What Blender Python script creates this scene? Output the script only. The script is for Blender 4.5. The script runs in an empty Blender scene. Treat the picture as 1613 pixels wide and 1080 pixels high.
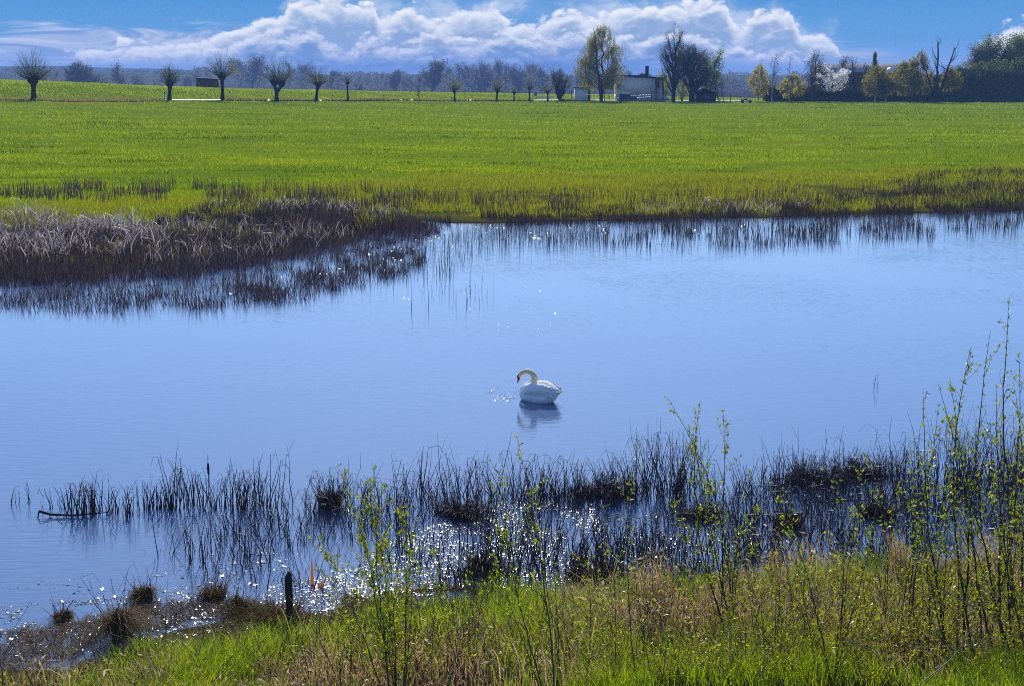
import bpy, bmesh, math, random
import numpy as np
from mathutils import Vector, Matrix

scene = bpy.context.scene
R = math.radians

# ------------------------------------------------------------------ camera
CAM_H, F_PX, W_PX, H_PX, HORIZON = 7.0, 2240.0, 1613.0, 1080.0, 120.0
PITCH = math.atan((H_PX / 2 - HORIZON) / F_PX)
cam_data = bpy.data.cameras.new('camera')
cam_data.sensor_width = 36.0
cam_data.lens = 36.0 * F_PX / W_PX
cam_data.clip_start = 0.2
cam_data.clip_end = 20000.0
cam = bpy.data.objects.new('camera', cam_data)
cam.location = (0, 0, CAM_H)
cam.rotation_euler = (math.pi / 2 - PITCH, 0, 0)
scene.collection.objects.link(cam)
scene.camera = cam

# ------------------------------------------------------------------ sun, exposure
SUN_AZ, SUN_EL = R(-2.6), R(34)
sun_data = bpy.data.lights.new('sun', 'SUN')
sun_data.energy = 4.2
sun_data.angle = R(0.5)
sun_data.color = (1.0, 0.94, 0.84)
sun = bpy.data.objects.new('sun', sun_data)
sun_dir = Vector((math.sin(SUN_AZ) * math.cos(SUN_EL), math.cos(SUN_AZ) * math.cos(SUN_EL), math.sin(SUN_EL)))
sun.rotation_euler = sun_dir.to_track_quat('Z', 'Y').to_euler()
sun.location = (0, 0, 60)
scene.collection.objects.link(sun)

scene.cycles.filter_width = 1.0
scene.cycles.use_denoising = False
scene.view_settings.view_transform = 'Standard'
scene.view_settings.look = 'None'
scene.view_settings.exposure = 0.55
scene.view_settings.gamma = 1.0
scene.view_settings.use_curve_mapping = False

# ------------------------------------------------------------------ node helpers
class NT:
    """Small helper that writes node expressions."""
    def __init__(s, tree):
        s.t = tree
    def new(s, kind, **props):
        n = s.t.nodes.new(kind)
        for k, v in props.items():
            setattr(n, k, v)
        return n
    def put(s, sock, v):
        if isinstance(v, bpy.types.NodeSocket):
            s.t.links.new(v, sock)
        elif v is not None:
            sock.default_value = v
    def m(s, op, a, b=None, c=None, clamp=False):
        n = s.new('ShaderNodeMath', operation=op, use_clamp=clamp)
        for i, v in enumerate((a, b, c)):
            s.put(n.inputs[i], v)
        return n.outputs[0]
    def ss(s, x, lo, hi, a=0.0, b=1.0):
        n = s.new('ShaderNodeMapRange', interpolation_type='SMOOTHSTEP')
        for i, v in enumerate((x, lo, hi, a, b)):
            s.put(n.inputs[i], v)
        return n.outputs[0]
    def lin(s, x, lo, hi, a=0.0, b=1.0):
        n = s.new('ShaderNodeMapRange')
        for i, v in enumerate((x, lo, hi, a, b)):
            s.put(n.inputs[i], v)
        return n.outputs[0]
    def mix(s, f, a, b, blend='MIX'):
        n = s.new('ShaderNodeMix', data_type='RGBA', blend_type=blend)
        s.put(n.inputs['Factor'], f)
        s.put(n.inputs[6], a if not isinstance(a, tuple) else (*a, 1.0)[:4])
        s.put(n.inputs[7], b if not isinstance(b, tuple) else (*b, 1.0)[:4])
        return n.outputs[2]
    def xyz(s, x, y, z):
        n = s.new('ShaderNodeCombineXYZ')
        for i, v in enumerate((x, y, z)):
            s.put(n.inputs[i], v)
        return n.outputs[0]
    def noise(s, vec, scale, detail=4.0, rough=0.5, dist=0.0, dims='3D', lac=2.0):
        n = s.new('ShaderNodeTexNoise', noise_dimensions=dims)
        s.put(n.inputs['Vector'], vec)
        n.inputs['Scale'].default_value = scale
        n.inputs['Detail'].default_value = detail
        n.inputs['Roughness'].default_value = rough
        n.inputs['Distortion'].default_value = dist
        n.inputs['Lacunarity'].default_value = lac
        return n.outputs['Fac']
    def curve(s, x, pts):
        n = s.new('ShaderNodeFloatCurve')
        c = n.mapping.curves[0]
        pts = sorted(pts)
        c.points[0].location = pts[0]
        c.points[1].location = pts[-1]
        for p in pts[1:-1]:
            c.points.new(*p)
        for p in c.points:
            p.handle_type = 'AUTO_CLAMPED'
        n.mapping.update()
        s.put(n.inputs['Value'], x)
        return n.outputs[0]

def srgb(r, g, b):
    f = lambda c: c / 12.92 if c <= 0.04045 else ((c + 0.055) / 1.055) ** 2.4
    return (f(r / 255), f(g / 255), f(b / 255))

# ------------------------------------------------------------------ sky
world = bpy.data.worlds.new('World')
scene.world = world
world.use_nodes = True
wt = world.node_tree
wt.nodes.clear()
N = NT(wt)
coord = N.new('ShaderNodeTexCoord').outputs['Generated']
sep = N.new('ShaderNodeSeparateXYZ')
wt.links.new(coord, sep.inputs[0])
X, Y, Z = sep.outputs
az = N.m('ARCTAN2', X, Y)
el = N.m('ARCSINE', Z)
U = N.m('MULTIPLY', az, 23.2)           # compass bearing and height above the horizon,
V = N.m('MULTIPLY', el, 23.2)           # both in units of about 2.5 degrees
sky = N.new('ShaderNodeTexSky', sky_type='NISHITA', sun_disc=False)
sky.sun_elevation = SUN_EL
sky.sun_rotation = SUN_AZ
sky.air_density = 1.0
sky.dust_density = 0.3
sky.ozone_density = 2.5
tint = N.mix(N.ss(V, 0.5, 9.0), (0.36, 0.48, 0.70), (0.74, 0.86, 1.06))
sky_col = N.mix(1.0, sky.outputs[0], tint, 'MULTIPLY')
bg_sky = N.new('ShaderNodeBackground')
wt.links.new(sky_col, bg_sky.inputs[0])
bg_sky.inputs[1].default_value = 0.14

def prof(pts):
    """profile over bearing: pts are (photo x, photo y)"""
    u01 = N.lin(U, -10.0, 10.0)
    return N.curve(u01, [((((px - 806.5) / 100) + 10) / 20, 0.3 + 0.4 * (120 - py) / 100) for px, py in pts])
def unprof(v):
    return N.m('DIVIDE', N.m('SUBTRACT', v, 0.3), 0.4)

v2 = N.m('MULTIPLY', V, 1.7)
p0 = N.xyz(U, v2, 0.0)
warp = N.new('ShaderNodeTexNoise', noise_dimensions='2D')
wt.links.new(p0, warp.inputs['Vector'])
warp.inputs['Scale'].default_value = 1.6
warp.inputs['Detail'].default_value = 5.0
wv = N.new('ShaderNodeVectorMath', operation='SUBTRACT')
wt.links.new(warp.outputs['Color'], wv.inputs[0])
wv.inputs[1].default_value = (0.5, 0.5, 0.5)
wsc = N.new('ShaderNodeVectorMath', operation='SCALE')
wt.links.new(wv.outputs[0], wsc.inputs[0])
wsc.inputs['Scale'].default_value = 0.16
wad = N.new('ShaderNodeVectorMath', operation='ADD')
wt.links.new(p0, wad.inputs[0]); wt.links.new(wsc.outputs[0], wad.inputs[1])
PW = wad.outputs[0]

def puff(seed, scale, du=0.0, dv=0.0):
    sh = N.new('ShaderNodeVectorMath', operation='ADD')
    wt.links.new(PW, sh.inputs[0]); sh.inputs[1].default_value = (seed * 3.7 + du, seed * 1.3 + dv, 0)
    lobe = N.noise(sh.outputs[0], scale, 5.0, 0.5, dims='2D')
    f = N.noise(sh.outputs[0], scale * 0.6, 8.0, 0.6, dims='2D')
    return N.m('ADD', N.m('MULTIPLY', N.m('SUBTRACT', N.m('ABSOLUTE', N.m('SUBTRACT', lobe, 0.5)), 0.1), 2.4),
               N.m('MULTIPLY', N.m('SUBTRACT', f, 0.5), 1.6))

WHITE = srgb(245, 246, 248)
def rank(pts, seed, scale, amp, edge, shade_depth, body, base_v, white=WHITE):
    t = unprof(prof(pts))
    p1 = puff(seed, scale)
    d = N.m('SUBTRACT', N.m('ADD', t, N.m('MULTIPLY', p1, amp)), V)
    a = N.ss(d, 0.0, edge)
    a = N.m('MULTIPLY', a, N.ss(N.m('ADD', V, N.m('MULTIPLY', p1, 0.12)), base_v - 0.10, base_v + 0.08))
    relief = N.m('SUBTRACT', p1, puff(seed, scale, -0.03, 0.12))      # tops catch the light, undersides do not
    k = N.ss(N.m('SUBTRACT', d, N.m('MULTIPLY', relief, 0.28)), 0.0, shade_depth)
    lit = tuple(0.45 * w_ + 0.55 * b_ for w_, b_ in zip(white, body))
    inner = N.mix(N.ss(N.m('ADD', N.m('MULTIPLY', relief, 1.0), N.m('MULTIPLY', p1, 0.35)), -0.05, 0.75), body, lit)
    return a, N.mix(k, white, inner)

# clear low sky: a dark blue belt in the middle, paler at both sides, streaked
streak = N.noise(N.xyz(N.m('MULTIPLY', U, 0.35), N.m('MULTIPLY', V, 5.0), 4.0), 1.0, 6.0, 0.55, 0.4, '2D')
belt = N.mix(N.ss(N.m('ADD', N.m('ABSOLUTE', N.m('ADD', U, 0.9)), N.m('MULTIPLY', streak, 2.0)), 2.6, 6.0),
             srgb(52, 104, 170), srgb(112, 166, 222))
belt = N.mix(N.ss(V, 0.16, 0.0), belt, srgb(112, 152, 206))
belt = N.mix(N.m('MULTIPLY', N.ss(streak, 0.50, 0.75), 0.5), belt, srgb(165, 192, 225))
clear = N.mix(N.ss(N.m('ADD', V, N.m('MULTIPLY', streak, 0.3)), 0.30, 0.80), belt, srgb(88, 154, 212))
clear = N.mix(N.ss(V, 0.7, 1.4), clear, srgb(72, 142, 206))
cloud = clear
# thin flat streaks on the left and far right
st2 = N.noise(N.xyz(N.m('ADD', N.m('MULTIPLY', U, 0.55), 31.0), N.m('MULTIPLY', V, 3.6), 9.0), 1.0, 7.0, 0.58, 0.7, '2D')
t_l = unprof(prof([(-200, 55), (0, 58), (60, 48), (130, 38), (250, 42), (400, 46), (470, 100), (540, 140), (960, 140), (1040, 84), (1150, 60), (1300, 70), (1420, 92), (1500, 125), (1813, 140)]))
a_l = N.m('MULTIPLY', N.ss(N.m('SUBTRACT', N.m('ADD', t_l, N.m('MULTIPLY', N.m('SUBTRACT', st2, 0.5), 0.8)), V), -0.05, 0.18), N.ss(V, 0.08, 0.30))
c_l = N.mix(N.ss(st2, 0.36, 0.64), srgb(126, 158, 208), srgb(206, 214, 230))
cloud = N.mix(N.m('MULTIPLY', a_l, 0.88), cloud, c_l)
R0 = [(-200, 150), (250, 150), (330, 52), (420, 24), (520, -30), (900, -30), (1180, -10), (1290, 20), (1340, 70), (1380, 150), (1813, 150)]
a, c = rank(R0, 21.0, 1.3, 0.42, 0.50, 0.9, srgb(150, 182, 222), 0.30, srgb(222, 230, 240))
cloud = N.mix(N.m('MULTIPLY', a, N.ss(N.noise(PW, 1.1, 6.0, 0.6, dims='2D'), 0.36, 0.58, 0.15, 0.85)), cloud, c)
R1 = [(-200, 140), (20, 140), (110, 84), (180, 70), (250, 60), (300, 52), (380, 38), (440, 20), (475, -4), (585, -4), (600, 22), (640, 14), (690, 26), (730, 10), (780, 10),
      (815, 38), (860, 18), (905, 8), (930, 20), (980, 10), (1060, 5), (1140, 4), (1165, 34), (1200, 12), (1240, 16), (1265, 46), (1310, 62), (1370, 140), (1813, 140)]
a, c = rank(R1, 1.0, 1.9, 0.32, 0.12, 0.44, srgb(140, 168, 206), 0.30)
cloud = N.mix(a, cloud, c)
R2 = [(-200, 150), (60, 150), (150, 92), (240, 80), (330, 68), (400, 52), (480, 42), (540, 66), (590, 52), (640, 58), (690, 42), (740, 62), (800, 44), (860, 54),
      (930, 44), (1000, 56), (1060, 40), (1120, 60), (1200, 72), (1280, 92), (1330, 150), (1813, 150)]
a, c = rank(R2, 5.0, 2.2, 0.36, 0.16, 0.38, srgb(104, 142, 192), 0.22)
cloud = N.mix(N.m('MULTIPLY', a, 0.92), cloud, c)
R3 = [(-200, 150), (420, 150), (500, 88), (560, 80), (620, 88), (680, 76), (740, 82), (790, 78), (830, 96), (900, 84), (960, 90), (1010, 150), (1813, 150)]
a, c = rank(R3, 9.0, 2.5, 0.34, 0.26, 0.30, srgb(78, 122, 180), 0.18, srgb(190, 203, 226))
cloud = N.mix(N.m('MULTIPLY', a, 0.75), cloud, c)
R4 = [(-200, 150), (1490, 150), (1518, 84), (1545, 54), (1580, 38), (1640, 34), (1700, 60), (1813, 90)]
a, c = rank(R4, 13.0, 2.2, 0.34, 0.16, 0.85, srgb(170, 190, 224), 0.10)
cloud = N.mix(a, cloud, c)
bg_cloud = N.new('ShaderNodeBackground')
wt.links.new(cloud, bg_cloud.inputs[0])
bg_cloud.inputs[1].default_value = 0.74
mixw = N.new('ShaderNodeMixShader')
wt.links.new(N.ss(V, 2.2, 1.2), mixw.inputs[0])      # the cloud bank lies low over the horizon
wt.links.new(bg_sky.outputs[0], mixw.inputs[1])
wt.links.new(bg_cloud.outputs[0], mixw.inputs[2])
wo = N.new('ShaderNodeOutputWorld')
wt.links.new(mixw.outputs[0], wo.inputs[0])
world.cycles.sampling_method = 'MANUAL'
world.cycles.sample_map_resolution = 512

# ------------------------------------------------------------------ object helpers
COL = scene.collection
def tag(o, label=None, cat=None, group=None, kind=None):
    if label: o['label'] = label
    if cat: o['category'] = cat
    if group: o['group'] = group
    if kind: o['kind'] = kind
    return o
def thing(name, label, cat, loc, group=None, rotz=0.0):
    o = bpy.data.objects.new(name, None)
    o.empty_display_size = 0.3
    COL.objects.link(o)
    o.location = loc
    o.rotation_euler = (0, 0, rotz)
    return tag(o, label, cat, group)
def mesh_from(name, V, F, mat, smooth=False):
    V = np.asarray(V, dtype=np.float32).reshape(-1, 3)
    F = np.asarray(F, dtype=np.int32)
    k = F.shape[1]
    me = bpy.data.meshes.new(name)
    me.vertices.add(len(V)); me.vertices.foreach_set('co', V.ravel())
    me.loops.add(F.size); me.loops.foreach_set('vertex_index', F.ravel())
    me.polygons.add(len(F)); me.polygons.foreach_set('loop_start', np.arange(0, F.size, k, dtype=np.int32))
    if smooth:
        me.polygons.foreach_set('use_smooth', np.ones(len(F), dtype=bool))
    me.materials.append(mat)
    me.update(calc_edges=True)
    return me
def link(name, me, parent=None, loc=None):
    o = bpy.data.objects.new(name, me)
    COL.objects.link(o)
    if parent is not None: o.parent = parent
    if loc is not None: o.location = loc
    return o
def obj(name, V, F, mat, parent=None, smooth=False):
    return link(name, mesh_from(name, V, F, mat, smooth), parent)

def boxes(lst):
    """lst of (centre, size[, rotz]) -> one quad mesh"""
    V, F = [], []
    for it in lst:
        c, s = it[0], it[1]
        a = it[2] if len(it) > 2 else 0.0
        b = len(V)
        for dz in (-.5, .5):
            for dx, dy in ((-.5, -.5), (.5, -.5), (.5, .5), (-.5, .5)):
                x, y = dx * s[0], dy * s[1]
                V.append((c[0] + x * math.cos(a) - y * math.sin(a), c[1] + x * math.sin(a) + y * math.cos(a), c[2] + dz * s[2]))
        F += [(b, b+3, b+2, b+1), (b+4, b+5, b+6, b+7), (b, b+1, b+5, b+4), (b+1, b+2, b+6, b+5), (b+2, b+3, b+7, b+6), (b+3, b, b+4, b+7)]
    return V, F

def tubes(segs, k=4):
    """segs: array (n,8) x0 y0 z0 r0 x1 y1 z1 r1 -> triangles"""
    S = np.asarray(segs, dtype=np.float64).reshape(-1, 8)
    A, ra, B, rb = S[:, :3], S[:, 3], S[:, 4:7], S[:, 7]
    d = B - A
    L = np.linalg.norm(d, axis=1, keepdims=True) + 1e-9
    d = d / L
    ref = np.where(np.abs(d[:, 2:3]) > 0.9, np.array([[1., 0, 0]]), np.array([[0, 0, 1.]]))
    e1 = np.cross(d, ref); e1 /= np.linalg.norm(e1, axis=1, keepdims=True) + 1e-9
    e2 = np.cross(d, e1)
    th = np.arange(k) * 2 * math.pi / k
    ring = e1[:, None, :] * np.cos(th)[None, :, None] + e2[:, None, :] * np.sin(th)[None, :, None]
    VA = A[:, None, :] + ring * ra[:, None, None]
    VB = B[:, None, :] + ring * rb[:, None, None]
    V = np.concatenate([VA, VB], axis=1).reshape(-1, 3)
    i = np.arange(k); j = (i + 1) % k
    f = np.concatenate([np.stack([i, j, k + j], 1), np.stack([i, k + j, k + i], 1)])
    F = (np.arange(len(S))[:, None, None] * 2 * k + f[None]).reshape(-1, 3)
    return V, F

def blades(P, H, W, lean, az, S=2, droop=0.0, pw=1.8, taper=0.75):
    """ribbons: P (n,3) feet, H heights, W widths, lean (n,2) sideways reach as a fraction of H, az ribbon bearing"""
    n = len(P)
    H = np.broadcast_to(np.asarray(H, float), n); W = np.broadcast_to(np.asarray(W, float), n)
    droop = np.broadcast_to(np.asarray(droop, float), n)
    w = np.stack([np.cos(az), np.sin(az), np.zeros(n)], 1)
    rows = []
    for i in range(S + 1):
        t = i / S
        c = P.copy()
        c[:, 2] += H * (t - droop * t ** 4)
        c[:, :2] += lean * (H * t ** pw)[:, None]
        hw = (W * 0.5 * (max(0.04, (1 - t) ** taper)))[:, None]
        rows += [c - w * hw, c + w * hw]
    V = np.stack(rows, 1).reshape(-1, 3)
    f = []
    for i in range(S):
        a = 2 * i
        f += [(a, a + 1, a + 3), (a, a + 3, a + 2)]
    F = (np.arange(n)[:, None, None] * (2 * (S + 1)) + np.array(f)[None]).reshape(-1, 3)
    return V, F

def leaves(Cn, size, rng, aspect=0.5, up=0.0, dirs=None):
    """rhombic leaves, each bent along its midrib"""
    n = len(Cn)
    size = np.broadcast_to(np.asarray(size, float), n)[:, None]
    if dirs is None:
        d = rng.normal(size=(n, 3)); d[:, 2] += up
    else:
        d = dirs + rng.normal(size=(n, 3)) * 0.35
    d /= np.linalg.norm(d, axis=1, keepdims=True) + 1e-9
    q = rng.normal(size=(n, 3))
    e = np.cross(d, q); e /= np.linalg.norm(e, axis=1, keepdims=True) + 1e-9
    u = np.cross(d, e)
    a = Cn; b = Cn + d * size
    m = Cn + d * size * 0.45
    V = np.stack([a, m + e * size * aspect * .5 + u * size * .08, b, m - e * size * aspect * .5 + u * size * .08], 1).reshape(-1, 3)
    f = np.array([(0, 1, 2), (0, 2, 3)])
    F = (np.arange(n)[:, None, None] * 4 + f[None]).reshape(-1, 3)
    return V, F
def join(*vf):
    V, F, o = [], [], 0
    for v, f in vf:
        v = np.asarray(v, float).reshape(-1, 3); f = np.asarray(f, int)
        V.append(v); F.append(f + o); o += len(v)
    return np.concatenate(V), np.concatenate(F)

# ------------------------------------------------------------------ materials
def material(name):
    m = bpy.data.materials.new(name)
    m.use_nodes = True
    m.node_tree.nodes.clear()
    return m, NT(m.node_tree)
def out(n, sh):
    o = n.new('ShaderNodeOutputMaterial')
    n.t.links.new(sh, o.inputs[0])
def principled(n, col, rough=0.7, spec=0.3, metal=0.0, bump=None, bump_d=0.01):
    if spec == 0:                     # matt: no mirror glow at a grazing view
        p = n.new('ShaderNodeBsdfDiffuse')
        n.put(p.inputs['Color'], (*col, 1.0) if isinstance(col, tuple) else col)
        if bump is not None:
            b = n.new('ShaderNodeBump'); b.inputs['Distance'].default_value = bump_d
            n.put(b.inputs['Height'], bump); n.t.links.new(b.outputs[0], p.inputs['Normal'])
        return p.outputs[0]
    p = n.new('ShaderNodeBsdfPrincipled')
    n.put(p.inputs['Base Color'], (*col, 1.0) if isinstance(col, tuple) else col)
    n.put(p.inputs['Roughness'], rough)
    n.put(p.inputs['Specular IOR Level'], spec)
    n.put(p.inputs['Metallic'], metal)
    if bump is not None:
        b = n.new('ShaderNodeBump')
        b.inputs['Distance'].default_value = bump_d
        n.put(b.inputs['Height'], bump)
        n.t.links.new(b.outputs[0], p.inputs['Normal'])
    return p.outputs[0]
def mat_plain(name, c1, c2=None, scale=3.0, rough=0.7, spec=0.3, metal=0.0, bump=0.0):
    """colour mottled between c1 and c2"""
    m, n = material(name)
    pos = n.new('ShaderNodeTexCoord').outputs['Object']
    f = n.noise(pos, scale, 5.0, 0.6)
    col = n.mix(n.ss(f, 0.35, 0.65), c1, c2 or tuple(x * 0.75 for x in c1))
    out(n, principled(n, col, rough, spec, metal, f if bump else None, bump))
    return m
def mat_leaf(name, cols, trans=0.5, rough=0.5, spec=0.25, tcol=None):
    """every blade, leaf or stalk takes its own colour out of cols; some light passes through"""
    m, n = material(name)
    rnd = n.new('ShaderNodeNewGeometry').outputs['Random Per Island']
    ramp = n.new('ShaderNodeValToRGB')
    el_ = ramp.color_ramp.elements
    el_[0].position = 0.0; el_[0].color = (*cols[0], 1)
    el_[1].position = 1.0; el_[1].color = (*cols[-1], 1)
    for i, c in enumerate(cols[1:-1]):
        e = el_.new((i + 1) / (len(cols) - 1)); e.color = (*c, 1)
    n.t.links.new(rnd, ramp.inputs[0])
    p = principled(n, ramp.outputs[0], rough, spec)
    if trans > 0:
        tr = n.new('ShaderNodeBsdfTranslucent')
        c = n.mix(1.0, ramp.outputs[0], tcol or (1.15, 1.1, 0.7), 'MULTIPLY')
        n.t.links.new(c, tr.inputs[0])
        mx = n.new('ShaderNodeMixShader')
        mx.inputs[0].default_value = trans
        n.t.links.new(p, mx.inputs[1]); n.t.links.new(tr.outputs[0], mx.inputs[2])
        p = mx.outputs[0]
    out(n, p)
    return m

# ------------------------------------------------------------------ where things stand
def ray(px, py):
    c, s = math.cos(PITCH), math.sin(PITCH)
    a, b = (px - W_PX / 2), (H_PX / 2 - py)
    return np.array([a, c * F_PX + s * b, -s * F_PX + c * b])
def at_z(px, py, z=0.0):
    d = ray(px, py); t = (z - CAM_H) / d[2]
    return d * t + np.array([0, 0, CAM_H])
def at_y(px, py, y):
    d = ray(px, py); t = y / d[1]
    return d * t + np.array([0, 0, CAM_H])
def bearing(px):
    return (px - W_PX / 2) / F_PX * math.cos(PITCH)          # x / y of far things
def px_of(u):
    return u * F_PX / math.cos(PITCH) + W_PX / 2

def vnoise(x, y, seed=0):
    xi, yi = np.floor(x).astype(np.int64), np.floor(y).astype(np.int64)
    xf, yf = x - xi, y - yi
    def h(a, b):
        v = (a * 374761393 + b * 668265263 + seed * 974634777) & 0xffffffff
        v = ((v ^ (v >> 13)) * 1274126177) & 0xffffffff
        return ((v ^ (v >> 16)) & 0xffff) / 65535.0
    sx, sy = xf * xf * (3 - 2 * xf), yf * yf * (3 - 2 * yf)
    return (h(xi, yi) * (1 - sx) + h(xi + 1, yi) * sx) * (1 - sy) + (h(xi, yi + 1) * (1 - sx) + h(xi + 1, yi + 1) * sx) * sy
def fbm(x, y, seed=0, o=3):
    s, a, t = 0, 1.0, 0
    for i in range(o):
        s = s + a * vnoise(x * 2 ** i, y * 2 ** i, seed + i); t += a; a *= .5
    return s / t

_shore = [(-400, 455), (0, 445), (200, 430), (400, 405), (520, 385), (620, 366), (665, 352), (800, 352), (1000, 350), (1200, 345), (1400, 340), (1613, 331), (2000, 325)]
_near = [(-400, 1075), (0, 1062), (150, 1045), (280, 1015), (380, 990), (480, 968), (560, 955), (700, 945), (850, 935), (1000, 925), (1200, 905), (1400, 890), (1613, 870), (2000, 850)]
def _line(tab):
    w = np.array([at_z(a, b) for a, b in tab])
    return w[:, 0] / w[:, 1], w[:, 1]
SH_U, SH_Y = _line(_shore)
NB_U, NB_Y = _line(_near)
def shore_y(u): return np.interp(u, SH_U, SH_Y)
def bank_y(u): return np.interp(u, NB_U, NB_Y)
def row_d(u):
    return np.interp(px_of(u), [-800, 0, 300, 600, 900, 1613, 2400], [200, 228, 250, 285, 325, 335, 335])
def row_z(u):
    return CAM_H - np.interp(px_of(u), [0, 500, 900, 1200, 1613], [37.5, 38, 38.5, 40, 39.5]) / F_PX * row_d(u)
def crest_z(u):
    py = np.interp(px_of(u), [-400, 0, 150, 350, 500, 800, 1000, 1200, 1613], [120, 127.5, 133, 140, 143, 147.5, 150.5, 156, 158.5])
    return CAM_H - (py - HORIZON) / F_PX * (row_d(u) + 38)
def sstep(x, a, b):
    t = np.clip((x - a) / (b - a), 0, 1)
    return t * t * (3 - 2 * t)
def ground(x, y):
    x = np.asarray(x, float); y = np.asarray(y, float)
    u = x / np.maximum(y, 6.0)
    df = y - shore_y(u) + (fbm(x / 2.6, y / 1.6, 17) - 0.5) * 3.4
    D = row_d(u); rz = row_z(u)
    mead = 0.75 + (rz - 0.75) * np.clip((y - 85) / (D - 85), 0, 1)
    mead = mead + (fbm(x / 14, y / 9, 3) - 0.5) * 0.35 * sstep(df, 12, 40)
    z_far = np.minimum(0.045 * df - 0.02, mead)
    z_far = np.where(df > 10, np.minimum(mead, 0.43 + (df - 10) * 0.05), z_far)
    e = y - D
    cz = crest_z(u)
    dyke = sstep(e, 10, 34) * np.maximum(cz - rz, 0) * (1 - sstep(e, 44, 75))
    z_far = z_far + dyke + (-4.6 - rz) * sstep(e, 46, 170)
    dn = bank_y(u) - y + (fbm(x / 1.1, y / 0.8, 14, 4) - 0.5) * 1.9
    z_near = 0.05 * dn + 0.012 * dn * dn + (fbm(x / 1.3, y / 1.3, 8) - 0.5) * 0.12
    z_near = np.minimum(z_near, 5.3)
    bed = -0.04 - np.minimum(0.9, 0.10 * np.minimum(np.maximum(-dn, 0), np.maximum(-df, 0)))
    return np.where(dn > 0, z_near, np.where(df > 0, z_far, bed))
def gz(x, y):
    return float(ground(np.array([x]), np.array([y]))[0])
def stand(px, d):
    """point on the ground at photo column px and distance d"""
    x = bearing(px) * d
    return np.array([x, d, gz(x, d)])
def poly_scatter(rng, poly, n, z=0.0):
    """n points spread evenly over the ground inside an outline"""
    P = np.array([at_z(a, b, z)[:2] for a, b in poly])
    lo, hi = P.min(0), P.max(0)
    got = []
    tot = 0
    while tot < n:
        Q = lo + rng.random((n * 3, 2)) * (hi - lo)
        ins = np.zeros(len(Q), bool)
        j = len(P) - 1
        for i in range(len(P)):
            xi, yi = P[i]; xj, yj = P[j]
            c = ((yi > Q[:, 1]) != (yj > Q[:, 1])) & (Q[:, 0] < (xj - xi) * (Q[:, 1] - yi) / (yj - yi + 1e-12) + xi)
            ins ^= c; j = i
        got.append(Q[ins]); tot += ins.sum()
    return np.concatenate(got)[:n]
# ------------------------------------------------------------------ the ground sheet
def axis(parts):
    a = []
    for lo, hi, st in parts:
        a.append(np.arange(lo, hi, st))
    return np.concatenate(a)
gx = axis([(-4000, -1000, 250), (-1000, -300, 50), (-300, -120, 8), (-120, -30, 2.5), (-30, 30, .8), (30, 120, 2.5), (120, 300, 8), (300, 1000, 50), (1000, 4001, 250)])
gy = axis([(-60, 6, 4), (6, 30, .4), (30, 90, 1.0), (90, 220, 2.5), (220, 440, 2.0), (440, 1000, 40), (1000, 6001, 250)])
GX, GY = np.meshgrid(gx, gy)
GZ = ground(GX, GY)
nx, ny = len(gx), len(gy)
ii = (np.arange(ny - 1)[:, None] * nx + np.arange(nx - 1)[None]).ravel()
m, n = material('meadow_ground')
pos = n.new('ShaderNodeNewGeometry').outputs['Position']
sp = n.new('ShaderNodeSeparateXYZ'); n.t.links.new(pos, sp.inputs[0])
ps = n.xyz(n.m('MULTIPLY', sp.outputs[0], 0.35), sp.outputs[1], sp.outputs[2])
f1 = n.noise(ps, 0.06, 5, 0.55)
f2 = n.noise(ps, 0.7, 6, 0.65)
f3 = n.noise(pos, 6.0, 4, 0.65)
g = n.mix(n.ss(f1, 0.35, 0.65), (0.110, 0.165, 0.004), (0.150, 0.200, 0.004))
g = n.mix(n.ss(f2, 0.52, 0.75), g, (0.125, 0.125, 0.018))
g = n.mix(n.ss(f2, 0.42, 0.25), g, (0.055, 0.105, 0.008))
g = n.mix(n.m('MULTIPLY', n.ss(f3, 0.45, 0.7), 0.6), g, (0.05, 0.09, 0.008))
marsh = n.mix(n.ss(f3, 0.4, 0.6), (0.10, 0.085, 0.02), (0.06, 0.075, 0.012))
g = n.mix(n.ss(n.m('ADD', sp.outputs[2], n.m('MULTIPLY', f2, 0.3)), 0.95, 0.62), g, marsh)
g = n.mix(n.ss(sp.outputs[2], 0.12, 0.0), g, (0.035, 0.028, 0.016))
soil_shade = n.mix(n.ss(f3, .4, .65), (0.030, 0.026, 0.012), (0.055, 0.045, 0.020))
g = n.mix(n.ss(sp.outputs[1], 34.0, 28.0), g, soil_shade)          # near-bank earth, darkened to paint shade into the grass gaps
out(n, principled(n, g, 0.9, 0, 0, n.m('ADD', f2, n.m('MULTIPLY', f3, .4)), 0.12))
tag(obj('ground', np.stack([GX, GY, GZ], -1).reshape(-1, 3), np.stack([ii, ii + 1, ii + nx + 1, ii + nx], 1), m, smooth=True), 'green meadow rising to a grassy dyke beyond the pond', 'ground', kind='structure')

# ------------------------------------------------------------------ water
m, n = material('pond_water')
pos = n.new('ShaderNodeNewGeometry').outputs['Position']
mp = n.new('ShaderNodeMapping')
n.t.links.new(pos, mp.inputs[0]); mp.inputs['Rotation'].default_value = (0, 0, R(20)); mp.inputs['Scale'].default_value = (0.22, 1.0, 1.0)
r1 = n.noise(mp.outputs[0], 10.0, 2.0, 0.5, 0.3)
mp2 = n.new('ShaderNodeMapping')
n.t.links.new(pos, mp2.inputs[0]); mp2.inputs['Rotation'].default_value = (0, 0, R(-25)); mp2.inputs['Scale'].default_value = (0.3, 1.0, 1.0)
r2 = n.noise(mp2.outputs[0], 6.5, 2.0, 0.5, 0.2)
calm = n.ss(n.noise(pos, 0.12, 3, 0.5), 0.35, 0.62, 0.35, 1.0)
ht = n.m('MULTIPLY', n.m('ADD', r1, n.m('MULTIPLY', r2, 0.8)), calm)
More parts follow.
